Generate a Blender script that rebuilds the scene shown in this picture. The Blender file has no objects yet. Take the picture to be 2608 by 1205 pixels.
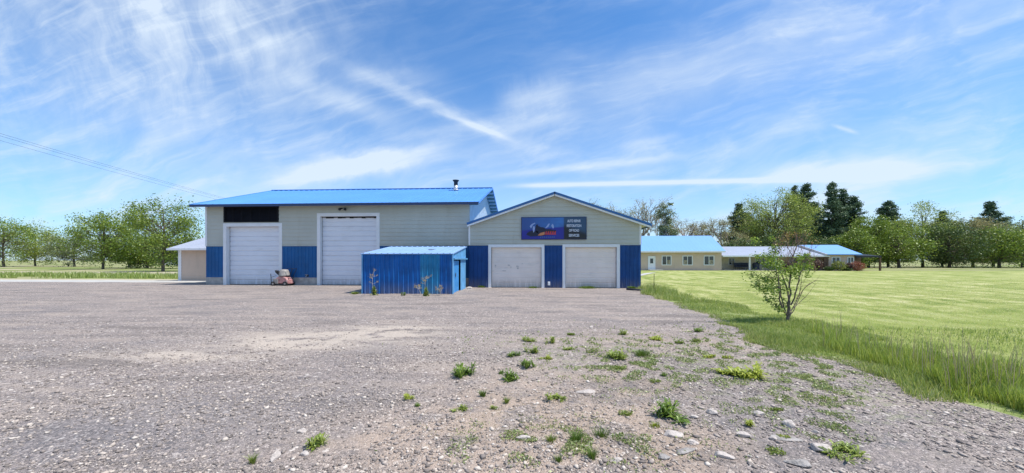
import bpy, math, random
import numpy as np
from mathutils import Vector, noise as mnoise
R = math.radians
random.seed(11); rng = np.random.default_rng(11)
sc = bpy.context.scene
col = sc.collection

# ------------------------------------------------------------------ camera
TH = math.atan(59/960); CT, ST = math.cos(TH), math.sin(TH)
F = 960.0; HZ = 662.0; CX = 1304.0; EYE = 1.64
cam_d = bpy.data.cameras.new("camera"); cam = bpy.data.objects.new("camera", cam_d); col.objects.link(cam)
cam.location = (0, 0, EYE); cam.rotation_euler = (math.pi/2, 0, TH)
cam_d.sensor_width = 36; cam_d.lens = F/2608*36; cam_d.shift_y = (HZ-602.5)/2608
cam_d.clip_start = .05; cam_d.clip_end = 5000
sc.camera = cam

# ------------------------------------------------------------------ sky and sun
SUN_EL = R(64); SUN_AZ = R(-8)      # the sun stands high to the right, almost in the plane of the facades
sd = Vector((math.cos(SUN_EL)*math.cos(SUN_AZ), math.cos(SUN_EL)*math.sin(SUN_AZ), math.sin(SUN_EL)))
sl = bpy.data.lights.new("sun", 'SUN'); sl.energy = 4.4; sl.angle = R(.53); sl.color = (1, .955, .89)
so = bpy.data.objects.new("sun", sl); col.objects.link(so)
so.rotation_euler = sd.to_track_quat('Z', 'Y').to_euler()
sc.view_settings.view_transform = 'Standard'; sc.view_settings.look = 'None'
sc.view_settings.exposure = 0.30; sc.view_settings.gamma = 1

class NT:
    """small helper to wire nodes"""
    def __init__(s, tree): s.t = tree; s.n = tree.nodes; s.l = tree.links
    def new(s, ty, ins=None, **kw):
        n = s.n.new(ty)
        for k, v in kw.items(): setattr(n, k, v)
        if ins:
            for k, v in ins.items():
                i = n.inputs[k]
                if isinstance(v, bpy.types.NodeSocket): s.l.new(v, i)
                else: i.default_value = v
        return n
    def m(s, op, a, b=0.0, c=0.0, clamp=False):
        n = s.new('ShaderNodeMath', {0: a, 1: b, 2: c}, operation=op); n.use_clamp = clamp
        return n.outputs[0]
    def mixc(s, f, a, b, bt='MIX'):
        n = s.new('ShaderNodeMix', data_type='RGBA', blend_type=bt)
        for i, v in ((0, f), (6, a), (7, b)):
            if isinstance(v, bpy.types.NodeSocket): s.l.new(v, n.inputs[i])
            else: n.inputs[i].default_value = v if i == 0 else (*v, 1) if len(v) == 3 else v
        return n.outputs[2]
    def ramp(s, f, stops, interp='LINEAR'):
        n = s.new('ShaderNodeValToRGB', {0: f}); cr = n.color_ramp; cr.interpolation = interp
        while len(cr.elements) < len(stops): cr.elements.new(.5)
        for e, (p, c) in zip(cr.elements, stops):
            e.position = p; e.color = (c, c, c, 1) if isinstance(c, (int, float)) else (*c, 1)
        return n.outputs[0]
    def noise(s, vec, scale, detail=4, rough=.55, dist=0, out=0):
        return s.new('ShaderNodeTexNoise', {'Vector': vec, 'Scale': scale, 'Detail': detail, 'Roughness': rough, 'Distortion': dist}).outputs[out]
    def vec(s, x, y, z=0.0): return s.new('ShaderNodeCombineXYZ', {0: x, 1: y, 2: z}).outputs[0]
    def smooth(s, v, a, b):
        n = s.new('ShaderNodeMapRange', {0: v, 1: a, 2: b, 3: 0.0, 4: 1.0}, interpolation_type='SMOOTHSTEP'); return n.outputs[0]

def raydir(px, py):
    u = (px-CX)/F; v = (HZ-py)/F
    return (CT*u-ST, ST*u+CT, v)
def gno(px, py):
    d = raydir(px, py); return d[0]/d[1], d[2]/d[1]

w = bpy.data.worlds.new("World"); sc.world = w; w.use_nodes = True
N = NT(w.node_tree); N.n.clear()
SKY_S = 0.12
sky = N.new('ShaderNodeTexSky', sky_type='NISHITA'); sky.sun_disc = False
sky.sun_elevation = SUN_EL; sky.sun_rotation = R(90)-SUN_AZ
sky.altitude = 900; sky.air_density = 1.15; sky.dust_density = .6; sky.ozone_density = 3.0
tc = N.new('ShaderNodeTexCoord').outputs['Generated']
xyz = N.new('ShaderNodeSeparateXYZ', {0: tc})
dx, dy, dz = xyz.outputs
ady = N.m('MAXIMUM', N.m('ABSOLUTE', dy), .12)
gu = N.m('DIVIDE', dx, ady); gv = N.m('DIVIDE', dz, ady)
zz = N.m('MAXIMUM', N.m('ADD', dz, .10), .03)
qx = N.m('DIVIDE', dx, zz); qy = N.m('DIVIDE', dy, zz)
def rot(a, b, ang, sa, sb):
    c, s_ = math.cos(ang), math.sin(ang)
    x = N.m('MULTIPLY', N.m('ADD', N.m('MULTIPLY', a, c), N.m('MULTIPLY', b, s_)), sa)
    y = N.m('MULTIPLY', N.m('SUBTRACT', N.m('MULTIPLY', b, c), N.m('MULTIPLY', a, s_)), sb)
    return N.vec(x, y, 0)
warp = N.noise(N.vec(gu, gv), 2.2, 3, .5, 0, 1)
wv = N.new('ShaderNodeVectorMath', {0: warp, 1: (.5, .5, .5)}, operation='SUBTRACT').outputs[0]
def warped(v, k):
    sc_ = N.new('ShaderNodeVectorMath', {0: wv}, operation='SCALE'); sc_.inputs[3].default_value = k
    return N.new('ShaderNodeVectorMath', {0: v, 1: sc_.outputs[0]}, operation='ADD').outputs[0]
# broad veils: stretched along a direction that rises to the right
veil = N.noise(warped(rot(gu, gv, R(16), 1.0, 3.4), .9), 1.7, 7, .58)
veil = N.smooth(veil, .38, .78)
fibre = N.noise(warped(rot(gu, gv, R(14), 1.6, 13), 1.6), 2.0, 8, .62)
fibre = N.smooth(fibre, .42, .85)
# upright wisps, upper left
wisp = N.noise(warped(rot(gu, gv, R(-62), 2.2, 7.5), 2.6), 1.6, 8, .62)
wisp = N.smooth(wisp, .36, .74)
lu, lv = gno(560, 90)
def blob(px, py, rx, ry):
    u0, v0 = gno(px, py)
    a = N.m('DIVIDE', N.m('SUBTRACT', gu, u0), rx/F); b = N.m('DIVIDE', N.m('SUBTRACT', gv, v0), ry/F)
    d = N.m('ADD', N.m('MULTIPLY', a, a), N.m('MULTIPLY', b, b))
    return N.m('EXPONENT', N.m('MULTIPLY', d, -1.0))
def streak(p0, p1, wpx, soft=.15, amp=1.0, nz=.5):
    a = gno(*p0); b = gno(*p1)
    L = math.hypot(b[0]-a[0], b[1]-a[1]); d = ((b[0]-a[0])/L, (b[1]-a[1])/L)
    ru = N.m('SUBTRACT', gu, a[0]); rv = N.m('SUBTRACT', gv, a[1])
    s_ = N.m('DIVIDE', N.m('ADD', N.m('MULTIPLY', ru, d[0]), N.m('MULTIPLY', rv, d[1])), L)
    t = N.m('DIVIDE', N.m('SUBTRACT', N.m('MULTIPLY', rv, d[0]), N.m('MULTIPLY', ru, d[1])), wpx/F)
    if nz:
        jit = N.noise(N.vec(N.m('MULTIPLY', s_, 3.0), N.m('MULTIPLY', t, .25), p0[0]*.01), 2.0, 5, .6)
        t = N.m('ADD', t, N.m('MULTIPLY', N.m('SUBTRACT', jit, .5), 2.4*nz))
    g = N.m('EXPONENT', N.m('MULTIPLY', N.m('MULTIPLY', t, t), -1.0))
    e = N.m('MULTIPLY', N.smooth(s_, -soft, soft), N.smooth(s_, 1+soft, 1-soft))
    return N.m('MULTIPLY', N.m('MULTIPLY', g, e), amp)
clear1 = blob(1010, 95, 260, 130); clear2 = blob(1290, 170, 170, 170); clear3 = blob(1560, 60, 230, 80)
clear = N.m('MINIMUM', N.m('ADD', N.m('ADD', clear1, clear2), clear3), 1.0)
cov = N.m('ADD', N.m('MULTIPLY', veil, .46), N.m('ADD', .09, N.m('MULTIPLY', blob(2300, 150, 620, 260), .10)))
cov = N.m('ADD', cov, N.m('MULTIPLY', fibre, .38))
cov = N.m('MULTIPLY', cov, N.m('SUBTRACT', 1.0, N.m('MULTIPLY', clear, .74)))
wl = N.m('ADD', blob(520, 60, 330, 190), N.m('MULTIPLY', blob(180, 150, 420, 260), .6))
cov = N.m('ADD', cov, N.m('MULTIPLY', N.m('ADD', N.m('MULTIPLY', wisp, .42), .22), wl))
tex = N.m('ADD', .45, N.m('MULTIPLY', N.noise(warped(rot(gu, gv, R(10), 3, 22), 2), 2.0, 7, .65), 1.1))
parts_ = [streak((700, 180), (980, 300), 26, .3, .30), streak((930, 190), (1290, 350), 16, .45, .42, 1.0), streak((1130, 290), (1285, 350), 6, .35, .40, .5),
          streak((640, 110), (800, 120), 40, .3, .30), streak((1290, 262), (1440, 232), 38, .3, .42),
          streak((1250, 330), (1470, 292), 22, .3, .28), streak((870, 190), (1100, 200), 26, .3, .25),
          streak((700, 270), (920, 255), 24, .3, .22),
          streak((1430, 265), (2300, 40), 75, .3, .26, .8), streak((1280, 447), (1690, 403), 9, .3, .42, .6),
          streak((1000, 350), (1300, 310), 16, .3, .25, .7)]
s_sum = parts_[0]
for p_ in parts_[1:]: s_sum = N.m('ADD', s_sum, p_)
cov = N.m('ADD', cov, N.m('MULTIPLY', s_sum, tex))
cov = N.m('ADD', cov, streak((1330, 473), (2260, 452), 6, .08, .85, .12))
cov = N.m('ADD', cov, streak((1950, 446), (2330, 425), 24, .3, .60, .3))
cov = N.m('ADD', cov, streak((2125, 320), (2180, 338), 5, .3, .40, .3))
cov = N.m('ADD', cov, N.m('MULTIPLY', streak((760, 445), (1060, 396), 28, .45, 1.25, .5), tex))
cov = N.m('ADD', cov, streak((1600, 372), (1720, 345), 9, .3, .22, .6))
# thicker milky air low over the land
low = N.m('EXPONENT', N.m('MULTIPLY', N.m('MAXIMUM', gv, 0.0), -4.6))
cov = N.m('ADD', cov, N.m('MULTIPLY', low, .68))
cov = N.m('MINIMUM', N.m('MULTIPLY', N.m('MAXIMUM', N.m('SUBTRACT', cov, .03), 0.0), .86), .90)
skyc = N.mixc(1.0, sky.outputs[0], (.46, .93, 1.30), 'MULTIPLY')
cl = 0.80/SKY_S
mix = N.mixc(cov, skyc, (cl*.80, cl*.92, cl*1.06))
bg = N.new('ShaderNodeBackground', {0: mix, 1: SKY_S})
N.l.new(bg.outputs[0], N.new('ShaderNodeOutputWorld').inputs[0])

# ------------------------------------------------------------------ placing by the photograph's perspective
def X_(px, Y):
    u = (px-CX)/F; return Y*(u*CT-ST)/(CT+u*ST)
def depth(X, Y): return -X*ST+Y*CT
def Z_(py, X, Y): return EYE+(HZ-py)/F*depth(X, Y)
def gp(px, py, z=0.0):
    """ground point seen at a pixel of the photograph"""
    zc = (EYE-z)*F/(py-HZ); u = (px-CX)/F
    return CT*u*zc-ST*zc, ST*u*zc+CT*zc, zc

# ------------------------------------------------------------------ materials
MATS = {}
def mat(name, color, rough=.6, metal=0, var=0, vscale=3, bump=0, bscale=30, spec=.5, stain=None, stretch=(1, 1, 1)):
    m = bpy.data.materials.new(name); m.use_nodes = True; T = NT(m.node_tree); b = T.n['Principled BSDF']
    b.inputs['Roughness'].default_value = rough; b.inputs['Metallic'].default_value = metal
    b.inputs['Specular IOR Level'].default_value = spec
    oc = T.new('ShaderNodeTexCoord').outputs['Object']
    mp = T.new('ShaderNodeMapping', {'Vector': oc, 'Scale': stretch}).outputs[0]
    c = T.mixc(0.0, color, color)
    if var:
        n = T.noise(mp, vscale, 6, .6)
        lo = tuple(x*(1-var) for x in color); hi = tuple(min(1, x*(1+var)) for x in color)
        c = T.mixc(T.smooth(n, .3, .7), lo, hi)
    if stain:
        sc_, amt, scale, st = stain
        mp2 = T.new('ShaderNodeMapping', {'Vector': oc, 'Scale': st}).outputs[0]
        n2 = T.noise(mp2, scale, 7, .65)
        c = T.mixc(T.m('MULTIPLY', T.smooth(n2, .50, .78), amt), c, sc_)
    T.l.new(c, b.inputs['Base Color'])
    if bump:
        bn = T.new('ShaderNodeBump', {'Height': T.noise(mp, bscale, 5, .6), 'Strength': bump, 'Distance': .02})
        T.l.new(bn.outputs[0], b.inputs['Normal'])
    MATS[name] = m; return m
def grime(name, color, z0, z1, amt):
    m = MATS[name]; T = NT(m.node_tree); b = T.n['Principled BSDF']; src = b.inputs['Base Color'].links[0].from_socket
    P = T.new('ShaderNodeTexCoord').outputs['Object']; z = T.new('ShaderNodeSeparateXYZ', {0: P}).outputs[2]
    n = T.noise(T.new('ShaderNodeMapping', {'Vector': P, 'Scale': (4, 4, .5)}).outputs[0], 1.5, 7, .7)
    f = T.m('MULTIPLY', T.smooth(T.m('ADD', z, T.m('MULTIPLY', T.m('SUBTRACT', n, .5), z1-z0)), z1, z0), T.smooth(n, .3, .6))
    T.l.new(T.mixc(T.m('MULTIPLY', f, amt), src, color), b.inputs['Base Color'])
def leafmat(name, cols, trans=.35, rough=.6):
    """cols: dark, mid, light; each leaf picks its own shade"""
    m = bpy.data.materials.new(name); m.use_nodes = True; T = NT(m.node_tree); T.n.clear()
    g = T.new('ShaderNodeNewGeometry'); oc = T.new('ShaderNodeTexCoord').outputs['Object']
    n = T.noise(oc, .9, 3)
    f = T.m('ADD', T.m('MULTIPLY', g.outputs['Random Per Island'], .62), T.m('MULTIPLY', n, .42))
    st = [(i/(len(cols)-1)*.8+.1, c) for i, c in enumerate(cols)]
    c = T.ramp(f, st)
    d = T.new('ShaderNodeBsdfDiffuse', {'Color': c}); t = T.new('ShaderNodeBsdfTranslucent', {'Color': c})
    gl = T.new('ShaderNodeBsdfGlossy', {'Color': (.9, 1, .8, 1), 'Roughness': .45})
    mx = T.new('ShaderNodeMixShader', {0: trans, 1: d.outputs[0], 2: t.outputs[0]})
    mg = T.new('ShaderNodeMixShader', {0: .05, 1: mx.outputs[0], 2: gl.outputs[0]})
    T.l.new(mg.outputs[0], T.new('ShaderNodeOutputMaterial').inputs[0])
    MATS[name] = m; return m

mat('siding', (.47, .475, .42), .7, var=.05, vscale=.7, stain=((.36, .34, .27), .5, 1.2, (1, 1, .25)))
mat('siding_tan', (.58, .45, .355), .75, var=.05, vscale=.7, stain=((.40, .33, .25), .4, 1.4, (1, 1, .3)))
mat('wain_blue', (.007, .095, .27), .5, spec=.3, var=.16, vscale=1.2, stain=((.012, .12, .32), .45, 1.6, (1.5, 1, .3)))
mat('wain_navy', (.006, .055, .205), .5, spec=.3, var=.18, vscale=1.2, stain=((.010, .085, .27), .5, 1.3, (1.4, 1, .35)))
mat('roof_blue', (.085, .275, .66), .5, var=.05, vscale=.5, stain=((.12, .38, .72), .3, .8, (1, .3, .3)))
mat('roof_far', (.155, .345, .72), .6, var=.03, vscale=.3)
mat('roof_grey', (.34, .37, .44), .5, var=.05, vscale=.5)
mat('roof_shed', (.25, .40, .66), .5, var=.08, vscale=2, stain=((.26, .36, .45), .45, 2.5, (1, 1, 1)))
mat('fascia_navy', (.012, .035, .11), .45)
mat('fascia_blue', (.015, .10, .29), .4, var=.1)
mat('white_trim', (.74, .75, .77), .55, var=.04, vscale=2, stain=((.55, .52, .48), .25, 3, (1, 1, .4)))
mat('soffit', (.60, .56, .49), .7, var=.05)
mat('door_white', (.72, .74, .80), .45, var=.03, vscale=1, stain=((.48, .48, .48), .35, 1.5, (.5, 1, 2)))
mat('door_cream', (.80, .71, .65), .5, var=.04, vscale=1.2, stain=((.44, .40, .36), .4, 1.6, (.6, 1, 2)))
mat('scuff', (.58, .53, .50), .7, var=.2, vscale=9)
mat('rubber', (.015, .015, .016), .85)
mat('concrete', (.36, .35, .33), .9, var=.2, vscale=4, bump=.3, bscale=25)
mat('slab', (.46, .44, .40), .9, var=.12, vscale=1.5, bump=.2)
mat('vent_black', (.008, .009, .013), .8, spec=.2)
mat('vent_slat', (.010, .011, .018), .8, var=.2, spec=.2)
mat('metal_grey', (.38, .39, .40), .4, metal=.7, var=.15, vscale=4)
mat('metal_dark', (.03, .032, .04), .5, metal=.4)
mat('galv', (.62, .63, .64), .35, metal=.6)
mat('shed_blue', (.006, .11, .37), .5, spec=.3, var=.22, vscale=1.3, stain=((.035, .17, .42), .5, 2, (2, 1, .25)))
mat('shed_teal', (.02, .21, .42), .5, spec=.3, var=.22, vscale=1.3, stain=((.07, .27, .45), .5, 2, (2, 1, .25)))
mat('shed_side', (.13, .36, .62), .5, var=.15, vscale=2, stain=((.06, .27, .55), .6, 2, (1, 2, .3)))
mat('shed_door', (.05, .27, .60), .45, var=.15, vscale=1.5)
mat('purlin', (.10, .22, .25), .7)
mat('wall_teal', (.40, .47, .48), .6, var=.08, vscale=2)
mat('glass', (.02, .03, .035), .08, spec=.8)
mat('curtain', (.30, .27, .20), .8, var=.5, vscale=3)
mat('brown_wood', (.12, .07, .04), .8, var=.2)
mat('shade_wall', (.66, .60, .47), .8, var=.08)
mat('red_faded', (.42, .19, .18), .6, var=.25, vscale=7, stain=((.62, .52, .48), .8, 9, (1, 1, 1)))
mat('grey_plastic', (.27, .25, .23), .55, var=.25, vscale=9)
mat('chair_blue', (.03, .04, .07), .7)
mat('paint_white', (.75, .76, .78), .3)
mat('pole_wood', (.17, .13, .10), .9, var=.2, vscale=3, stretch=(1, 1, .2))
mat('bark', (.12, .095, .075), .95, var=.35, vscale=6, bump=.6, bscale=12, stretch=(1, 1, .3))
mat('bark_pale', (.32, .27, .23), .95, var=.3, vscale=5, bump=.5, bscale=12, stretch=(1, 1, .3))
mat('bark_dark', (.055, .045, .038), .95, var=.3, vscale=5)
mat('bark_sapling', (.15, .11, .095), .9, var=.3, vscale=20)
mat('twig_red', (.24, .12, .09), .85, var=.3, vscale=10)
mat('rock_pale', (.52, .455, .40), .9, var=.22, vscale=14, bump=.7, bscale=40, stain=((.35, .30, .27), .6, 10, (1, 1, 1)))
mat('rock_grey', (.34, .31, .28), .9, var=.3, vscale=10, bump=.8, bscale=35, stain=((.42, .39, .36), .6, 8, (1, 1, 1)))
mat('dry_stalk', (.50, .46, .40), .9, var=.2, vscale=20)
mat('sign_edge', (.02, .03, .10), .5)
mat('sign_letters', (.62, .68, .80), .6)
mat('sign_red', (.55, .05, .04), .6); mat('sign_orange', (.55, .22, .10), .6)
mat('sign_dark', (.010, .014, .04), .6); mat('sign_light', (.27, .36, .62), .6); mat('sign_mid', (.04, .10, .32), .6)
mat('asphalt_tire', (.02, .02, .022), .9)
leafmat('leaf_cotton', [(.06, .12, .015), (.18, .26, .03), (.33, .40, .06)])
leafmat('leaf_willow', [(.12, .17, .03), (.29, .36, .06), (.48, .52, .13)], .42)
leafmat('leaf_pine', [(.03, .07, .038), (.075, .13, .07), (.18, .25, .13)], .25)
leafmat('leaf_bud', [(.20, .17, .09), (.34, .30, .14), (.42, .42, .17)])
leafmat('leaf_dusk', [(.03, .065, .02), (.075, .12, .03), (.16, .21, .05)], .25)
leafmat('leaf_poplar', [(.10, .14, .06), (.20, .23, .10), (.32, .34, .16)])
leafmat('leaf_lime', [(.05, .12, .015), (.20, .31, .035), (.44, .52, .09)], .4)
leafmat('leaf_rust', [(.22, .10, .05), (.36, .20, .07), (.36, .34, .08)], .4)
leafmat('shrub_gold', [(.10, .15, .02), (.22, .25, .04), (.36, .36, .08)])
leafmat('shrub_red', [(.16, .04, .03), (.30, .09, .06), (.42, .18, .12)])
leafmat('shrub_plum', [(.06, .02, .03), (.13, .06, .06), (.20, .12, .10)])
leafmat('grass_tall', [(.12, .18, .025), (.32, .41, .05), (.56, .58, .16)], .5)
leafmat('grass_edge', [(.13, .20, .035), (.32, .40, .075), (.58, .56, .24)], .5)
leafmat('grass_mown', [(.34, .38, .10), (.56, .55, .19), (.80, .72, .42)], .5)
leafmat('weed_dark', [(.055, .11, .018), (.12, .20, .025), (.24, .33, .05)], .35)
leafmat('weed_mid', [(.12, .17, .03), (.22, .29, .045), (.38, .42, .09)], .35)
leafmat('weed_yellow', [(.18, .23, .025), (.32, .38, .04), (.50, .52, .09)], .35)
leafmat('cover', [(.16, .20, .06), (.27, .33, .10), (.42, .45, .18)], .35)
leafmat('straw', [(.30, .22, .12), (.44, .34, .19), (.55, .46, .28)], .3)
M = MATS
for nm_, a_ in (('wain_blue', .45), ('wain_navy', .4), ('shed_blue', .5), ('shed_teal', .5), ('door_white', .6), ('door_cream', .55)): grime(nm_, (.26, .23, .20), .05, .75, a_)

# ------------------------------------------------------------------ object helpers
def tag(o, label=None, cat=None, group=None, kind=None):
    for k, v in (('label', label), ('category', cat), ('group', group), ('kind', kind)):
        if v: o[k] = v
    return o
def thing(name, loc, label, cat, group=None):
    o = bpy.data.objects.new(name, None); o.empty_display_size = .3; col.objects.link(o); o.location = loc
    return tag(o, label, cat, group)
def origin(o):
    while o.parent: o = o.parent
    return Vector(o.location)
class MB:
    def __init__(s): s.v = []; s.f = []; s.mi = []
    def add(s, vs, fs, mi=0):
        b = len(s.v); s.v.extend(tuple(v) for v in vs); s.f.extend(tuple(i+b for i in f) for f in fs); s.mi.extend([mi]*len(fs)); return s
    def quad(s, a, b, c, d, mi=0): return s.add((a, b, c, d), ((0, 1, 2, 3),), mi)
    def box(s, x0, x1, y0, y1, z0, z1, mi=0):
        return s.add([(x0, y0, z0), (x1, y0, z0), (x1, y1, z0), (x0, y1, z0), (x0, y0, z1), (x1, y0, z1), (x1, y1, z1), (x0, y1, z1)],
              [(0, 3, 2, 1), (4, 5, 6, 7), (0, 1, 5, 4), (1, 2, 6, 5), (2, 3, 7, 6), (3, 0, 4, 7)], mi)
    def prism(s, poly, ya, yb, mi=0):
        """polygon in (x,z), swept from ya to yb"""
        n = len(poly); vs = [(x, ya, z) for x, z in poly]+[(x, yb, z) for x, z in poly]
        return s.add(vs, [tuple(range(n)), tuple(range(2*n-1, n-1, -1))]+[(i, i+n, (i+1) % n+n, (i+1) % n) for i in range(n)], mi)
    def tube(s, pts, rad, n=6, mi=0, cap=True):
        pts = [Vector(p) for p in pts]
        if not hasattr(rad, '__len__'): rad = [rad]*len(pts)
        rings = []; prev = None
        for i, p in enumerate(pts):
            t = (pts[min(i+1, len(pts)-1)]-pts[max(i-1, 0)])
            if t.length < 1e-7: t = Vector((0, 0, 1))
            t.normalize()
            ref = prev if prev is not None and abs(prev.dot(t)) < .95 else (Vector((1, 0, 0)) if abs(t.x) < .8 else Vector((0, 1, 0)))
            a = (ref-t*ref.dot(t)).normalized(); b = t.cross(a); prev = a
            rings.append([p+a*math.cos(2*math.pi*k/n)*rad[i]+b*math.sin(2*math.pi*k/n)*rad[i] for k in range(n)])
        vs = [v for r in rings for v in r]
        fs = [(i*n+k, i*n+(k+1) % n, (i+1)*n+(k+1) % n, (i+1)*n+k) for i in range(len(pts)-1) for k in range(n)]
        if cap: fs += [tuple(range(n-1, -1, -1)), tuple((len(pts)-1)*n+k for k in range(n))]
        return s.add(vs, fs, mi)
    def build(s, name, mats, parent=None, smooth=False, bevel=0):
        if not isinstance(mats, (list, tuple)): mats = [mats]
        o0 = origin(parent) if parent else Vector((0, 0, 0))
        me = bpy.data.meshes.new(name)
        me.from_pydata([(v[0]-o0.x, v[1]-o0.y, v[2]-o0.z) for v in s.v], [], s.f)
        for m in mats: me.materials.append(m)
        if len(mats) > 1: me.polygons.foreach_set('material_index', s.mi)
        if smooth: me.polygons.foreach_set('use_smooth', [True]*len(me.polygons))
        me.update()
        o = bpy.data.objects.new(name, me); col.objects.link(o)
        if parent: o.parent = parent
        if bevel:
            b = o.modifiers.new('bevel', 'BEVEL'); b.width = bevel; b.segments = 2; b.limit_method = 'ANGLE'
        return o
def npmesh(name, V, Fc, mats, parent=None, mi=None, smooth=False):
    """V (n,3) and Fc (m,k) arrays in world space"""
    o0 = origin(parent) if parent else Vector((0, 0, 0))
    V = np.asarray(V, np.float32)-np.array(o0, np.float32)
    me = bpy.data.meshes.new(name); m, k = Fc.shape
    me.vertices.add(len(V)); me.vertices.foreach_set('co', V.ravel())
    me.loops.add(m*k); me.loops.foreach_set('vertex_index', Fc.astype(np.int32).ravel())
    me.polygons.add(m); me.polygons.foreach_set('loop_start', np.arange(0, m*k, k, dtype=np.int32)); me.polygons.foreach_set('loop_total', np.full(m, k, np.int32))
    if not isinstance(mats, (list, tuple)): mats = [mats]
    for q in mats: me.materials.append(q)
    if mi is not None: me.polygons.foreach_set('material_index', mi.astype(np.int32))
    if smooth: me.polygons.foreach_set('use_smooth', np.ones(m, bool))
    me.update(calc_edges=True)
    o = bpy.data.objects.new(name, me); col.objects.link(o)
    if parent: o.parent = parent
    return o

# ------------------------------------------------------------------ leaves and blades (numpy)
def leaves(C, L, W, up=0.0, spread=1.0):
    """one bent leaf (two quads joined in a row) at each centre; returns V, F"""
    n = len(C); L = np.broadcast_to(L, (n,)).astype(float); W = np.broadcast_to(W, (n,)).astype(float)
    d = rng.normal(size=(n, 3))*[spread, spread, .7]+[0, 0, up]; d /= np.linalg.norm(d, axis=1, keepdims=True)
    r = rng.normal(size=(n, 3)); s = np.cross(d, r); s /= np.linalg.norm(s, axis=1, keepdims=True)
    nn = np.cross(d, s)
    a = C-d*L[:, None]*.5; b = C+nn*L[:, None]*.10; c = C+d*L[:, None]*.5
    w_ = s*W[:, None]*.5
    V = np.stack([a, b-w_, c, b+w_], 1).reshape(-1, 3)
    Fc = np.arange(n*4).reshape(n, 4)
    return V, Fc
def blades(P, H, W, lean, bend=.5, az=None):
    """grass blades: base P, height H, width W -> two quads per blade"""
    n = len(P); H = np.broadcast_to(H, (n,)).astype(float); W = np.broadcast_to(W, (n,)).astype(float)
    az = rng.uniform(0, 2*np.pi, n) if az is None else az
    ln = np.broadcast_to(lean, (n,))*rng.uniform(.3, 1.3, n)
    o = np.stack([np.cos(az), np.sin(az), np.zeros(n)], 1)
    fa = az+np.pi/2+rng.normal(0, .8, n)
    s = np.stack([np.cos(fa), np.sin(fa), np.zeros(n)], 1)*W[:, None]*.5
    z = np.array([0, 0, 1.0])
    p1 = P+z*H[:, None]*.55+o*(H*ln*.35)[:, None]
    p2 = P+z*(H*(1-bend*ln*.35))[:, None]+o*(H*ln)[:, None]
    V = np.stack([P-s, P+s, p1-s*.8, p1+s*.8, p2-s*.15, p2+s*.15], 1).reshape(-1, 3)
    b = np.arange(n)[:, None]*6
    Fc = np.concatenate([b+[0, 1, 3, 2], b+[2, 3, 5, 4]], 0)
    return V, Fc
def joinVF(lst):
    Vs, Fs, off = [], [], 0
    for V, F_ in lst: Vs.append(V); Fs.append(F_+off); off += len(V)
    return np.concatenate(Vs), np.concatenate(Fs)

# ------------------------------------------------------------------ ground heights and outline of the gravel yard
YG = 22.0; YB = 22.4
EDGE_PX = [(1634, 736), (1650, 750), (1668, 757), (1700, 765), (1735, 777), (1775, 789), (1815, 803), (1860, 818), (1905, 842),
           (1960, 866), (2010, 884), (2060, 898), (2110, 909), (2197, 930), (2300, 958), (2420, 1000), (2608, 1075)]
edge = [gp(*p)[:2] for p in EDGE_PX]
edge = [(edge[0][0], 27.0)]+edge+[(edge[-1][0]+1.5, 1.0), (edge[-1][0]+3, -16.0)]
ey = np.array([e[1] for e in edge])[::-1]; ex = np.array([e[0] for e in edge])[::-1]
def edge_x(y):
    return np.interp(y, ey, ex)+.12*np.sin(y*2.3)+.07*np.sin(y*6.1+1)
def gz(x, y):
    d = float(edge_x(y))-x
    t = max(0, min(1, d/1.2)); far = max(0, min(1, (22.6-y)/2.5)); 
    rise = .075*max(0, min(1, (y-17)/4.5))*max(0, min(1, (-3.2-x)/2))
    p = Vector((x, y, 0))
    h = .022*mnoise.noise(p*.45)+.011*mnoise.noise(p*1.7)+.006*mnoise.noise(p*5.3)
    return .006+t*far*(.03+h)+rise*t
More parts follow.
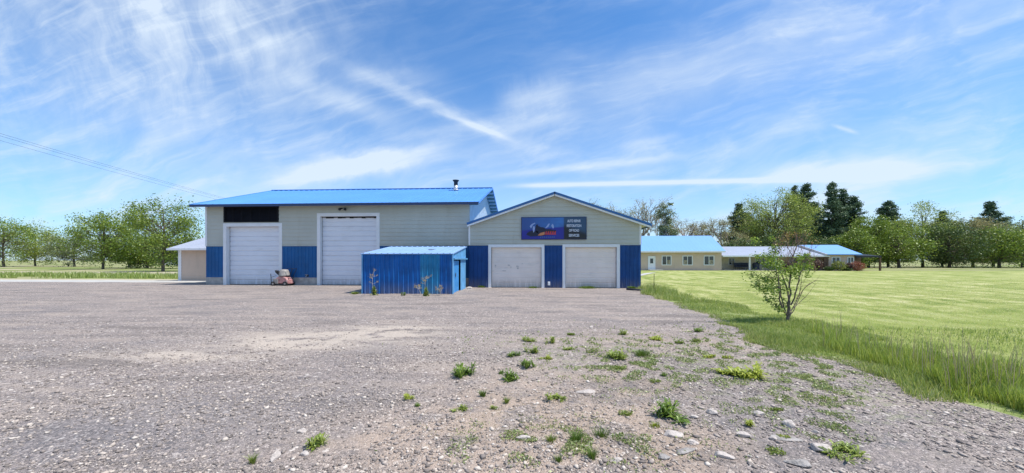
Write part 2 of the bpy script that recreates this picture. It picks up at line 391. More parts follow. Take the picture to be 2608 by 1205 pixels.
def build_ground():
    nx, ny = 330, 430
    d = 80*np.sinh(3.6*np.linspace(0, 1, nx))/math.sinh(3.6)
    yy = np.concatenate([np.linspace(-16, 2.2, 14)[:-1], 2.2+(24.6-2.2)*np.sinh(2.2*np.linspace(0, 1, ny))/math.sinh(2.2)])
    ny = len(yy); E = edge_x(yy)
    X = E[:, None]-d[None, :]; Y = np.repeat(yy[:, None], nx, 1)
    Z = np.array([[gz(x, y) for x in row] for row, y in zip(X, yy)])
    fine = np.array([[mnoise.noise(Vector((x*14, y*14, 3))) if y < 9 and x > -9 else 0 for x in row] for row, y in zip(X, yy)])
    dd = np.clip(d/1.0, 0, 1)[None, :]
    Z = Z+.006*fine*dd+.002
    V = np.stack([X, Y, Z], -1).reshape(-1, 3)
    i = np.arange(ny-1)[:, None]*nx+np.arange(nx-1)[None, :]; i = i.reshape(-1, 1)
    Fc = np.concatenate([i, i+nx, i+nx+1, i+1], 1)[:, ::-1]
    m = bpy.data.materials.new('gravel'); m.use_nodes = True; T = NT(m.node_tree); b = T.n['Principled BSDF']
    b.inputs['Roughness'].default_value = .95; b.inputs['Specular IOR Level'].default_value = .25
    P = T.new('ShaderNodeTexCoord').outputs['Object']
    wp = T.new('ShaderNodeVectorMath', {0: P, 1: T.noise(P, 30, 2, out=1)}, operation='MULTIPLY_ADD')
    wp.inputs[1].default_value = (1, 1, 1)
    nz = T.noise(P, 26, 2, .5, out=1)
    sc3 = T.new('ShaderNodeVectorMath', {0: nz}, operation='SCALE'); sc3.inputs[3].default_value = .016
    Pw = T.new('ShaderNodeVectorMath', {0: P, 1: sc3.outputs[0]}, operation='ADD').outputs[0]
    def vor(scale):
        v = T.new('ShaderNodeTexVoronoi', {'Vector': Pw, 'Scale': scale}); s_ = T.new('ShaderNodeSeparateXYZ', {0: v.outputs['Color']})
        return v.outputs['Distance'], s_.outputs[0], s_.outputs[1]
    d1, r1, g1 = vor(62); d2, r2, g2 = vor(24); d3, r3, g3 = vor(120)
    cA = T.ramp(r1, [(0, (.055, .05, .052)), (.25, (.13, .12, .12)), (.55, (.225, .195, .19)), (.8, (.36, .31, .295)), (1, (.66, .60, .55))])
    cC = T.ramp(r3, [(0, (.10, .095, .095)), (.5, (.215, .19, .182)), (1, (.40, .36, .33))])
    c = T.mixc(T.smooth(g3, .3, .5), cA, cC)
    cB = T.ramp(r2, [(0, (.10, .10, .11)), (.5, (.22, .20, .20)), (.8, (.34, .30, .28)), (1, (.60, .57, .54))])
    c = T.mixc(T.smooth(T.m('ADD', g2, T.m('MULTIPLY', d2, -.6)), .48, .52), c, cB)
    x, y, z = T.new('ShaderNodeSeparateXYZ', {0: P}).outputs
    # fine soil where the stone is thin
    big = T.noise(P, .55, 6, .6); mid = T.noise(P, 2.2, 6, .62)
    strv = T.new('ShaderNodeMapping', {'Vector': P, 'Scale': (.22, 1.1, 1), 'Rotation': (0, 0, R(6))}).outputs[0]
    tracks = T.noise(strv, 1.6, 6, .6, .4)
    def patch(px, py, rx, ry):
        cx, cy, _ = gp(px, py)
        a = T.m('DIVIDE', T.m('SUBTRACT', x, cx), rx); q = T.m('DIVIDE', T.m('SUBTRACT', y, cy), ry)
        return T.m('EXPONENT', T.m('MULTIPLY', T.m('ADD', T.m('MULTIPLY', a, a), T.m('MULTIPLY', q, q)), -1.0))
    pale = T.m('ADD', T.m('ADD', patch(860, 865, 1.7, .75), patch(1000, 845, 1.0, .6)), T.m('ADD', patch(440, 912, 1.3, .32), T.m('MULTIPLY', patch(740, 880, 1.1, .5), .7)))
    pale = T.m('MULTIPLY', pale, T.smooth(T.m('ADD', mid, T.m('MULTIPLY', tracks, .5)), .55, .85))
    tan = T.m('ADD', T.m('ADD', patch(1330, 1090, 1.25, .65), patch(1240, 1150, 1.3, .5)), T.m('ADD', patch(1600, 1130, .8, .6), T.m('ADD', T.m('MULTIPLY', patch(1450, 990, 1.6, .9), .7), T.m('MULTIPLY', patch(1750, 880, 2.6, 1.2), .55))))
    tan = T.m('MULTIPLY', tan, T.smooth(mid, .36, .62))
    dust = T.m('MULTIPLY', T.smooth(tracks, .46, .70), .55)
    c = T.mixc(T.m('MULTIPLY', T.smooth(tracks, .47, .34), .5), c, (.12, .108, .10))
    c = T.mixc(dust, c, (.36, .31, .27))
    c = T.mixc(1.0, c, (1.22, 1.15, 1.07), 'MULTIPLY')
    c = T.mixc(T.m('MULTIPLY', T.smooth(big, .50, .66), .45), c, T.mixc(.5, cA, (.13, .125, .13)))
    rightbed = T.m('MULTIPLY', T.m('ADD', patch(1900, 1080, 1.5, .9), patch(560, 1060, 1.6, .8)), .55)
    c = T.mixc(T.m('MINIMUM', rightbed, .6), c, T.mixc(.5, cA, (.13, .13, .14)))
    c = T.mixc(T.m('MINIMUM', T.m('MULTIPLY', pale, 1.2), .75), c, (.56, .47, .38))
    c = T.mixc(T.m('MINIMUM', T.m('MULTIPLY', tan, .80), .55), c, (.50, .375, .275))
    # thin green film of low growth, right of the middle
    gr = T.m('ADD', patch(1620, 905, 1.9, .9), T.m('ADD', patch(1900, 930, 2.0, 1.2), patch(2080, 1010, 1.1, .9)))
    gr = T.m('MULTIPLY', gr, T.smooth(T.noise(P, 7, 5, .7), .50, .62))
    c = T.mixc(T.m('MINIMUM', T.m('MULTIPLY', gr, .60), .6), c, (.23, .26, .12))
    T.l.new(c, b.inputs['Base Color'])
    h = T.m('ADD', T.m('MULTIPLY', T.m('SUBTRACT', .5, d1), 1.0), T.m('MULTIPLY', T.m('SUBTRACT', .5, d2), T.m('MULTIPLY', T.m('GREATER_THAN', g2, .5), 2.0)))
    h = T.m('ADD', h, T.m('MULTIPLY', r1, .5))
    bn = T.new('ShaderNodeBump', {'Height': h, 'Strength': .75, 'Distance': .012})
    T.l.new(bn.outputs[0], b.inputs['Normal'])
    tag(npmesh('gravel_yard', V, Fc, m, smooth=True), kind='structure')

    # open land out to the horizon
    m = bpy.data.materials.new('open_land'); m.use_nodes = True; T = NT(m.node_tree); b = T.n['Principled BSDF']
    b.inputs['Roughness'].default_value = .95; b.inputs['Specular IOR Level'].default_value = .1
    P = T.new('ShaderNodeTexCoord').outputs['Object']
    x, y, z = T.new('ShaderNodeSeparateXYZ', {0: P}).outputs
    n1 = T.noise(T.new('ShaderNodeMapping', {'Vector': P, 'Scale': (.5, 1.6, 1)}).outputs[0], .09, 6, .6)
    n2 = T.noise(P, .8, 7, .65)
    c = T.mixc(T.smooth(n2, .35, .65), (.13, .19, .04), (.26, .29, .09))
    c = T.mixc(T.smooth(n1, .45, .60), c, (.40, .35, .22))
    yw = T.m('ADD', y, T.m('MULTIPLY', T.m('SUBTRACT', n2, .5), 3.0))
    dirt = T.m('MULTIPLY', T.smooth(yw, 38, 40), T.smooth(yw, 50, 47)); dirt = T.m('MULTIPLY', dirt, T.smooth(x, -8, -12))
    dirt2 = T.m('MULTIPLY', T.smooth(yw, 31, 29.5), T.smooth(x, -8, -12))
    c = T.mixc(T.m('MULTIPLY', T.m('MAXIMUM', dirt, dirt2), .9), c, (.47, .41, .30))
    T.l.new(c, b.inputs['Base Color'])
    bn = T.new('ShaderNodeBump', {'Height': T.noise(P, 9, 6, .7), 'Strength': .5, 'Distance': .08}); T.l.new(bn.outputs[0], b.inputs['Normal'])
    MB().quad((-1500, -60, 0), (1500, -60, 0), (1500, 2500, 0), (-1500, 2500, 0)).build('ground', m).update_tag()
    tag(bpy.data.objects['ground'], kind='structure')

    # mown lawn
    m = bpy.data.materials.new('lawn'); m.use_nodes = True; T = NT(m.node_tree); b = T.n['Principled BSDF']
    b.inputs['Roughness'].default_value = .9; b.inputs['Specular IOR Level'].default_value = .15
    P = T.new('ShaderNodeTexCoord').outputs['Object']
    x, y, z = T.new('ShaderNodeSeparateXYZ', {0: P}).outputs
    wob_ = T.noise(P, .07, 3, .5, out=1)
    sw = T.new('ShaderNodeVectorMath', {0: wob_}, operation='SCALE'); sw.inputs[3].default_value = 9.0
    Pl = T.new('ShaderNodeVectorMath', {0: P, 1: sw.outputs[0]}, operation='ADD').outputs[0]
    st = T.noise(T.new('ShaderNodeMapping', {'Vector': Pl, 'Rotation': (0, 0, R(10)), 'Scale': (.07, 1.0, 1)}).outputs[0], 1.7, 3, .5)
    st2 = T.noise(T.new('ShaderNodeMapping', {'Vector': Pl, 'Rotation': (0, 0, R(-52)), 'Scale': (1.0, .06, 1)}).outputs[0], 1.5, 3, .5)
    st = T.m('SUBTRACT', T.smooth(st, .38, .62), .5); st2 = T.m('SUBTRACT', T.smooth(st2, .38, .62), .5)
    n2 = T.noise(P, .9, 8, .72); n3 = T.noise(P, 6, 9, .85)
    f = T.m('ADD', T.m('ADD', T.m('MULTIPLY', st, .13), T.m('MULTIPLY', st2, .22)), T.m('ADD', T.m('MULTIPLY', n2, .52), T.m('MULTIPLY', n3, .50)))
    c = T.ramp(f, [(.26, (.13, .185, .035)), (.44, (.26, .30, .075)), (.58, (.37, .385, .135)), (.76, (.54, .51, .27))])
    near = T.smooth(y, 17, 8.5)
    c = T.mixc(T.m('MULTIPLY', near, .6), c, T.mixc(T.smooth(T.noise(P, 16, 6, .75), .35, .65), (.16, .23, .04), (.34, .38, .09)))
    T.l.new(c, b.inputs['Base Color'])
    bn = T.new('ShaderNodeBump', {'Height': T.noise(P, 45, 4, .8), 'Strength': .8, 'Distance': .03}); T.l.new(bn.outputs[0], b.inputs['Normal'])
    mb = MB(); ys = np.concatenate([np.linspace(-16, 27, 120), [40, 59.3]])
    for a, q in zip(ys[:-1], ys[1:]):
        ea = float(edge_x(min(a, 27)))-.25; eq = float(edge_x(min(q, 27)))-.25
        mb.quad((ea, a, .003), (95, a, .003), (95, q, .003), (eq, q, .003))
    tag(mb.build('lawn', m), kind='structure')
    m = bpy.data.materials.new('verge_soil'); m.use_nodes = True; T = NT(m.node_tree); b = T.n['Principled BSDF']; b.inputs['Roughness'].default_value = .95
    P = T.new('ShaderNodeTexCoord').outputs['Object']
    T.l.new(T.ramp(T.noise(P, 8, 6, .7), [(.3, (.13, .17, .04)), (.5, (.22, .27, .07)), (.68, (.34, .31, .18))]), b.inputs['Base Color'])
    mb = MB(); ys = np.linspace(1, 22.2, 220)
    for a, q in zip(ys[:-1], ys[1:]):
        ea, eq = float(edge_x(a)), float(edge_x(q)); wa, wq = (.75+.35*math.sin(t_*1.7)+.25*math.sin(t_*4.3+2)+(1.0 if t_ < 9.5 else .15) for t_ in (a, q))
        mb.quad((ea-.2, a, .0075), (ea+wa, a, .0075), (eq+wq, q, .0075), (eq-.2, q, .0075))
    tag(mb.build('grass_verge', m), kind='structure')
build_ground()

# ------------------------------------------------------------------ building helpers
def lap_wall(mb, x0, x1, z0, z1, y, openings=(), gable=None, step=.205, phase=0.0, mi=0):
    """lapped boards facing -Y. gable=(xa, za, slope): upper limit za-slope*|x-xa|. openings: (x0,x1,z0,z1)"""
    ztop = gable[1] if gable else z1
    zs = {z0, ztop}; k = math.floor((z0-phase)/step)
    while phase+k*step < ztop:
        if phase+k*step > z0: zs.add(phase+k*step)
        k += 1
    for o in openings: zs |= {z for z in o[2:4] if z0 < z < ztop}
    zs = sorted(zs)
    off = lambda z: .004+.030*(1-(((z-phase)/step) % 1.0))
    def span(z):
        if not gable: return x0, x1
        h = (gable[1]-z)/gable[2]; return max(x0, gable[0]-h), min(x1, gable[0]+h)
    for a, b in zip(zs[:-1], zs[1:]):
        la, ra = span(a); lb, rb = span(b)
        cuts = sorted((o[0], o[1]) for o in openings if o[2] < (a+b)/2 < o[3])
        segs = []; cur = None
        xs = [(la, lb)]
        for c0, c1 in cuts: xs += [(c0, c0), (c1, c1)]
        xs.append((ra, rb))
        ya = y-off(a+1e-5); yb_ = y-off(b-1e-5)
        for i in range(0, len(xs), 2):
            p, q = xs[i], xs[i+1]
            if q[0]-p[0] < 1e-4: continue
            mb.quad((p[0], ya, a), (q[0], ya, a), (q[1], yb_, b), (p[1], yb_, b), mi)
            if abs(((a-phase)/step) % 1.0) < .01 or abs(((a-phase)/step) % 1.0) > .99:
                mb.quad((p[0], y-.002, a), (q[0], y-.002, a), (q[0], ya, a), (p[0], ya, a), mi)
def rib_panel(mb, s0, s1, z0, z1, place, pitch=.23, h=.02, top=.028, foot=.03, mi=0, slope=None):
    """ribbed sheet metal. place(s, n, z) -> world"""
    n = max(1, round((s1-s0)/pitch)); p = (s1-s0)/n; prof = []
    for i in range(n):
        a = s0+i*p; c = a+p/2
        prof += [(a, 0), (c-top/2-foot, 0), (c-top/2, h), (c+top/2, h), (c+top/2+foot, 0)]
    prof.append((s1, 0))
    zt = slope or (lambda s: z1)
    for (a, na), (b, nb) in zip(prof[:-1], prof[1:]):
        mb.quad(place(a, na, z0), place(b, nb, z0), place(b, nb, zt(b)), place(a, na, zt(a)), mi)
def roof_sheet(mb, eL, eR, rL, rR, th=.09, pitch=.4, h=.028, mi=0, under=1):
    """sloping ribbed sheet from eave (eL..eR) to ridge (rL..rR)"""
    eL, eR, rL, rR = map(Vector, (eL, eR, rL, rR))
    nrm = (eR-eL).cross(rL-eL).normalized()
    if nrm.z < 0: nrm = -nrm
    L = (eR-eL).length; n = max(1, round(L/pitch)); prof = []
    for i in range(n):
        a = i/n; c = (i+.5)/n; e = .02/L
        prof += [(a, 0), (c-2*e, 0), (c-e, h), (c+e, h), (c+2*e, 0)]
    prof.append((1, 0))
    P = lambda s, q, o: (eL.lerp(eR, s) if q == 0 else rL.lerp(rR, s))+nrm*o
    for (a, na), (b, nb) in zip(prof[:-1], prof[1:]):
        mb.quad(P(a, 0, na), P(b, 0, nb), P(b, 1, nb), P(a, 1, na), mi)
        if nb or na: mb.quad(P(a, 0, 0), P(b, 0, 0), P(b, 0, nb), P(a, 0, na), mi)
    mb.quad(P(0, 0, -th), P(1, 0, -th), P(1, 1, -th), P(0, 1, -th), under)
    mb.quad(P(0, 0, 0), P(1, 0, 0), P(1, 0, -th), P(0, 0, -th), mi)
    mb.quad(P(0, 0, 0), P(0, 1, 0), P(0, 1, -th), P(0, 0, -th), mi)
    mb.quad(P(1, 0, 0), P(1, 1, 0), P(1, 1, -th), P(1, 0, -th), mi)
def beam(mb, a, b, wy, wz, mi=0, updir=(0, 0, 1)):
    """bar of size wy x wz along a-b, its top face on the line"""
    a, b = Vector(a), Vector(b); t = (b-a).normalized(); u = Vector(updir); s = t.cross(u).normalized(); u = s.cross(t)
    vs = []
    for p in (a, b):
        for q, r in ((-1, 0), (1, 0), (1, -1), (-1, -1)): vs.append(p+s*wy/2*q+u*wz*r)
    mb.add(vs, [(0, 1, 2, 3), (7, 6, 5, 4), (0, 4, 5, 1), (1, 5, 6, 2), (2, 6, 7, 3), (3, 7, 4, 0)], mi)
def overhead_door(parent, x0, x1, ztop, y, zb, material, trim, nsec, lines, fw, inset=.16, label=None, damaged=False):
    """door in its recess with a white surround; x0..x1 is the clear opening"""
    if label is None: label = None
    mb = MB(); H = ztop-zb; yy = y+inset; sh = H/nsec; gd = .012 if material is M['door_cream'] else .03
    prof = []
    for i in range(nsec):
        a = zb+i*sh; prof += [(a, gd*1.3), (a+.03, 0)]
        for j in range(1, lines):
            c = a+sh*j/lines; prof += [(c-.045, 0), (c-.02, gd), (c+.02, gd), (c+.045, 0)]
        prof += [(a+sh-.03, 0)]
    prof.append((ztop, .03))
    for (a, na), (b, nb) in zip(prof[:-1], prof[1:]):
        mb.quad((x0, yy+na, a), (x1, yy+na, a), (x1, yy+nb, b), (x0, yy+nb, b))
    d = mb.build('garage_door', material, parent)
    if label: d['label'] = label
    s = MB(); s.box(x0+.002, x1-.002, yy-.012, yy+.03, zb-.02, zb+.035); s.build('bottom_seal', M['rubber'], d)
    f = MB(); p = .035
    f.box(x0-fw, x0, y-p, y+inset+.04, zb-.03, ztop+fw); f.box(x1, x1+fw, y-p, y+inset+.04, zb-.03, ztop+fw)
    f.box(x0, x1, y-p, y+inset+.04, ztop, ztop+fw)
    f.build('door_frame', trim, d, bevel=.006)
    for a in (x0, x1-.02): g = MB(); g.box(a, a+.02, yy-.02, yy+.02, zb, ztop-.002); g.build('side_seal', M['rubber'] if material is not M['door_white'] else M['metal_grey'], d)
    return d

# ------------------------------------------------------------------ the gabled garage
GX0 = X_(1193.5, YG); GX1 = X_(1632, YG); GA = X_(1412, YG)
gA = Z_(497, GA, YG); gslope = .345; GD = 12.0
Zseam = 2.50
gar = thing('gabled_garage', ((GX0+GX1)/2, YG, 0), 'gabled grey garage with two cream overhead doors and navy lower wall panels', 'garage')
d1 = (X_(1251, YG), X_(1379, YG)); d2 = (X_(1440, YG), X_(1571, YG)); dtop = Z_(630, GA, YG)
FW = .17
mb = MB()
ops = [(d1[0]-FW, d1[1]+FW, 0, dtop+FW), (d2[0]-FW, d2[1]+FW, 0, dtop+FW)]
lap_wall(mb, GX0, GX1, Zseam, 0, YG, ops, gable=(GA, gA, gslope), step=.235, phase=.02)
# rear and side walls
zL = gA-gslope*(GA-GX0); zR = gA-gslope*(GX1-GA)
mb.quad((GX1, YG, .0), (GX1, YG+GD, .0), (GX1, YG+GD, zR), (GX1, YG, zR)); mb.quad((GX0, YG, 0), (GX0, YG+GD, 0), (GX0, YG+GD, zL), (GX0, YG, zL))
mb.add([(GX0, YG+GD, 0), (GX1, YG+GD, 0), (GX1, YG+GD, zR), (GA, YG+GD, gA), (GX0, YG+GD, zL)], [(0, 1, 2, 3, 4)])
mb.build('upper_wall', M['siding'], gar)
pl = lambda s, n, z: (s, YG-.006-n, z)
for a, b in ((GX0+.0, d1[0]-FW), (d1[1]+FW, d2[0]-FW), (d2[1]+FW, GX1)):
    mb = MB(); rib_panel(mb, a, b, .03, Zseam, pl, pitch=.23, h=.03, foot=.025); lw = mb.build('lower_wall', M['wain_navy'], gar)
    mb = MB(); mb.box(a, b, YG-.045, YG+.1, Zseam-.012, Zseam+.02); mb.build('drip_flashing', M['siding'], lw)
mb = MB(); rib_panel(mb, YG, YG+GD, .03, Zseam, lambda s, n, z: (GX1+.006+n, s, z), pitch=.3); mb.build('lower_wall', M['wain_navy'], gar)
overhead_door(gar, *d1, dtop, YG, .0, M['door_cream'], M['white_trim'], 4, 2, FW, label='scuffed cream door of four sections beside the blue shed')
overhead_door(gar, *d2, dtop, YG, .0, M['door_cream'], M['white_trim'], 4, 2, FW)
sc_m = MB()
for px_s, py_s, w_s, h_s in ((1262, 678, .05, .10), (1296, 676, .08, .05), (1301, 681, .05, .06), (1318, 679, .09, .06), (1319, 684, .06, .05), (1283, 690, .14, .03), (1330, 672, .05, .03)):
    a_, b_ = X_(px_s, YG+.16), Z_(py_s, X_(px_s, YG+.16), YG+.16); sc_m.quad((a_-w_s, YG+.157, b_-h_s*.6), (a_+w_s*.8, YG+.157, b_-h_s), (a_+w_s, YG+.157, b_+h_s*.7), (a_-w_s*.7, YG+.157, b_+h_s))
so_ = sc_m.build('scuff_marks', M['scuff'], [o for o in gar.children if o.name.startswith('garage_door')][0]); so_['kind'] = 'stuff'
mb = MB(); mb.box(GX0, GX0+.10, YG-.04, YG+.05, Zseam+.02, zL+.02); mb.build('corner_trim', M['white_trim'], gar)
mb = MB(); mb.box(GX1-.08, GX1+.03, YG-.04, YG+.06, Zseam+.02, zR-.02); mb.build('corner_trim', M['white_trim'], gar)
OV = .5; rake = .30
eR = GX1+OV; zE = gA-gslope*(eR-GA)+.10; eL = GX0-.05; zEL = gA-gslope*(GA-eL)+.10; apex = gA+.10
mb = MB()
roof_sheet(mb, (eR, YG-rake, zE), (eR, YG+GD+.3, zE), (GA, YG-rake, apex), (GA, YG+GD+.3, apex), th=.05)
roof_sheet(mb, (eL, YG-rake, zEL), (eL, YG+GD+.3, zEL), (GA, YG-rake, apex), (GA, YG+GD+.3, apex), th=.05)
roof = mb.build('roof', [M['roof_blue'], M['soffit']], gar)
mb = MB()
for (xa, za), (xb, zb) in (((GA, apex+.05), (eR+.03, zE+.045)), ((eL-.02, zEL+.045), (GA, apex+.05))):
    beam(mb, (xa, YG-rake-.015, za), (xb, YG-rake-.015, zb), .05, .13)
mb.box(eR, eR+.04, YG-rake, YG+GD+.3, zE-.12, zE+.03)
mb.build('rake_trim', M['fascia_blue'], roof)
mb = MB()
for (xa, za), (xb, zb) in (((GA, apex-.085), (eR, zE-.09)), ((eL, zEL-.09), (GA, apex-.085))):
    beam(mb, (xa, YG-rake+.01, za), (xb, YG-rake+.01, zb), .05, .09)
mb.build('barge_board', M['white_trim'], roof)
mb = MB()
for (xa, za), (xb, zb) in (((GA, apex-.10), (eR, zE-.10)), ((eL, zEL-.10), (GA, apex-.10))):
    mb.quad((xa, YG-rake+.03, za), (xb, YG-rake+.03, zb), (xb, YG-.001, zb), (xa, YG-.001, za))
mb.build('soffit', M['soffit'], roof)
# outlet cover on the middle pier
ox, oz = X_(1398, YG), Z_(722, X_(1398, YG), YG)
mb = MB(); mb.box(ox-.07, ox+.07, YG-.07, YG-.03, oz-.11, oz+.11); mb.box(ox-.045, ox+.045, YG-.085, YG-.07, oz-.08, oz+.06); mb.build('outlet_cover', M['paint_white'], gar, bevel=.008)

# ------------------------------------------------------------------ sign on the gable
sx0, sx1 = X_(1329, YG), X_(1492, YG); sxm = (sx0+sx1)/2; sz0, sz1 = Z_(609, sxm, YG), Z_(554.5, sxm, YG)
sign = thing('shop_sign', (sxm, YG-.05, sz0), 'wide dark blue shop sign with vehicle picture and four lines of pale lettering', 'sign')
SW, SH = sx1-sx0, sz1-sz0
def signmat():
    m = bpy.data.materials.new('sign_panel'); m.use_nodes = True; T = NT(m.node_tree); b = T.n['Principled BSDF']
    b.inputs['Roughness'].default_value = .35
    x, y, z = T.new('ShaderNodeSeparateXYZ', {0: T.new('ShaderNodeTexCoord').outputs['Object']}).outputs
    u = T.m('ADD', T.m('DIVIDE', x, SW), .5); v = T.m('DIVIDE', z, SH)
    n = T.noise(T.vec(T.m('MULTIPLY', u, 3), T.m('MULTIPLY', v, 2), 0), 2.0, 5, .6)
    horizon_ = T.m('ADD', .50, T.m('MULTIPLY', T.m('SUBTRACT', u, .45), .25))
    up = T.smooth(T.m('SUBTRACT', v, horizon_), -.03, .07)
    topc = T.mixc(T.m('MULTIPLY', n, T.smooth(u, .0, .6)), (.02, .07, .27), (.04, .22, .60))
    botc = T.mixc(n, (.005, .004, .20), (.012, .02, .32))
    left = T.mixc(up, botc, topc)
    upr = T.smooth(T.m('ADD', T.m('SUBTRACT', v, .55), T.m('MULTIPLY', T.m('SUBTRACT', u, .66), 1.1)), -.05, .25)
    right = T.mixc(upr, (.003, .004, .010), T.mixc(n, (.012, .05, .12), (.03, .08, .16)))
    c = T.mixc(T.smooth(u, .645, .67), left, right)
    T.l.new(c, b.inputs['Base Color']); return m
mb = MB(); mb.box(sx0, sx1, YG-.075, YG-.03, sz0, sz1); mb.build('sign_panel', signmat(), sign)
mb = MB(); t = .035
mb.box(sx0-t, sx1+t, YG-.085, YG-.028, sz0-t, sz0); mb.box(sx0-t, sx1+t, YG-.085, YG-.028, sz1, sz1+t)
mb.box(sx0-t, sx0, YG-.085, YG-.028, sz0, sz1); mb.box(sx1, sx1+t, YG-.085, YG-.028, sz0, sz1); mb.build('sign_border', M['sign_edge'], sign)
def SP(u, v): return (sx0+u*SW, sz0+v*SH)      # point on the sign
def flat(name, polys, m, dd=.004):
    mb = MB()
    for q in polys:
        pts = [SP(a, 1-b) for a, b in q]; mb.add([(x, YG-.075-dd, z) for x, z in pts], [tuple(range(len(pts)))])
    return mb.build(name, m, sign)
# u,v run over the sign: 0..1 from left to right and top to bottom
flat('picture_ground', [[(.09, .70), (.16, .60), (.22, .62), (.30, .70), (.42, .80), (.30, .86), (.14, .88), (.07, .80)], [(.21, .50), (.225, .34), (.25, .30), (.27, .36), (.29, .44), (.34, .46), (.38, .54), (.44, .54), (.49, .58), (.52, .64), (.50, .70), (.36, .70), (.26, .74), (.22, .66)]], M['sign_dark'])
for q_ in ([(.125, .40), (.155, .30), (.205, .235), (.215, .27), (.18, .33), (.165, .40), (.145, .50)], [(.175, .41), (.20, .40), (.208, .50), (.196, .66), (.182, .70), (.172, .56)],
      [(.365, .50), (.395, .38), (.42, .28), (.438, .28), (.425, .40), (.395, .47)], [(.462, .38), (.478, .29), (.496, .34), (.505, .45), (.492, .52), (.474, .46)]): flat('picture_highlight', [q_], M['sign_light'], .008)
flat('picture_shine', [[(.245, .33), (.275, .30), (.30, .38), (.27, .42)]], M['sign_mid'], .009)
for cx_, cy_, ra_, rb_ in ((.13, .74, .035, .10), (.29, .74, .04, .11), (.52, .64, .018, .07)): flat('picture_wheel', [[(cx_+ra_*math.cos(a), cy_+rb_*math.sin(a)) for a in np.linspace(0, 6.28, 14)[:-1]]], M['sign_dark'], .006)
flat('red_lettering', [[(x, .80), (x+.018, .64), (x+.036, .64), (x+.030, .72), (x+.036, .80), (x+.02, .80), (x+.016, .75), (x+.01, .80)] for x in (.36, .395, .43, .465, .50)], M['sign_red'], .012)
flat('orange_stroke', [[(.25, .83), (.29, .72), (.36, .66), (.355, .80), (.30, .84)]], M['sign_orange'], .010)
flat('small_lettering', [[(x, .95), (x+.004, .88), (x+.022, .88), (x+.018, .95)] for x in np.arange(.285, .50, .03)], M['sign_mid'], .010)
def text(name, s, cx, cz, h, wd, m, parent):
    cu = bpy.data.curves.new(name, 'FONT'); cu.body = s; cu.size = 1; cu.align_x = 'CENTER'; cu.align_y = 'CENTER'; cu.extrude = .002; cu.offset = .02
    o = bpy.data.objects.new(name, cu); col.objects.link(o); bpy.context.view_layer.update()
    me = bpy.data.meshes.new_from_object(o.evaluated_get(bpy.context.evaluated_depsgraph_get())); bpy.data.objects.remove(o)
    co = np.empty(len(me.vertices)*3); me.vertices.foreach_get('co', co); co = co.reshape(-1, 3)
    mn, mx = co.min(0), co.max(0); o0 = origin(parent)
    X = (co[:, 0]-(mn[0]+mx[0])/2)/(mx[0]-mn[0])*wd+cx-o0.x; Zv = (co[:, 1]-(mn[1]+mx[1])/2)/(mx[1]-mn[1])*h+cz-o0.z
    Yv = YG-.083-co[:, 2]-o0.y
    me.vertices.foreach_set('co', np.stack([X, Yv, Zv], 1).ravel()); me.materials.clear(); me.materials.append(m); me.update()
    ob = bpy.data.objects.new(name, me); col.objects.link(ob); ob.parent = parent; return ob
for s_, v_, wd in (('AUTO REPAIR', .165, .205), ('RESTORATION', .385, .225), ('OFF ROAD', .605, .155), ('SERVICES', .835, .160)):
    x_, z_ = SP(.815, 1-v_); text('lettering_line', s_, x_, z_, .125*SH, wd*SW, M['sign_letters'], sign)

# ------------------------------------------------------------------ the long workshop with the blue roof
BX0 = X_(525, YB); BX1 = GX0-.004; BZ = Z_(521, (BX0+BX1)/2, YB); BD = 13.4; ov = .62
base = .075
shop = thing('long_workshop', ((BX0+BX1)/2, YB, 0), 'long grey workshop with a bright blue metal roof and two tall white overhead doors', 'workshop')
dA = (X_(577, YB), X_(711, YB)); dB = (X_(816, YB), X_(959, YB)); tA = Z_(577, dA[0]+1.5, YB); tB = Z_(551, dB[0]+1.5, YB)
FA = .20
va = (X_(572, YB), X_(709, YB), Z_(565, X_(640, YB), YB), Z_(527, X_(640, YB), YB))
ops = [(dA[0]-FA, dA[1]+FA, 0, tA+FA), (dB[0]-FA, dB[1]+FA, 0, tB+FA), va]
pitchB = .30; WH = BZ
mb = MB(); lap_wall(mb, BX0, BX1, Zseam, BZ+.12, YB, ops, step=.235, phase=.02)
gm = YB+BD/2; zr = BZ+pitchB*(BD/2)
mb.add([(BX0, YB, 0), (BX0, YB+BD, 0), (BX0, YB+BD, BZ), (BX0, gm, zr), (BX0, YB, BZ)], [(0, 1, 2, 3, 4)])
mb.quad((BX0, YB+BD, 0), (BX1, YB+BD, 0), (BX1, YB+BD, BZ), (BX0, YB+BD, BZ))
mb.build('upper_wall', M['siding'], shop)
mb = MB(); rib_panel(mb, YB, YB+BD, 0, BZ, lambda s, n, z: (BX1+n*.6, s, z), pitch=.30, slope=lambda s: BZ+pitchB*min(s-YB, YB+BD-s))
ew = mb.build('end_wall', M['wall_teal'], shop); ew['label'] = 'pale teal ribbed end wall under the roof overhang'
plB = lambda s, n, z: (s, YB-.006-n, z); zf = Z_(707, X_(760, YB), YB)
for a, b in ((BX0, dA[0]-FA), (dA[1]+FA, dB[0]-FA), (dB[1]+FA, BX1)):
    mb = MB(); rib_panel(mb, a, b, zf, Zseam, plB, pitch=.23, h=.03, foot=.025); lw = mb.build('lower_wall', M['wain_blue'], shop)
    mb = MB(); mb.box(a+.01, b-.005, YB-.02, YB+.2, -.02, zf+.0); mb.build('foundation', M['concrete'], shop)
    mb = MB(); mb.box(a, b, YB-.045, YB+.1, Zseam-.012, Zseam+.02); mb.build('drip_flashing', M['siding'], lw)
overhead_door(shop, *dA, tA, YB, base, M['door_white'], M['white_trim'], 6, 2, FA, inset=.26, label='shorter white door below the black louvre')
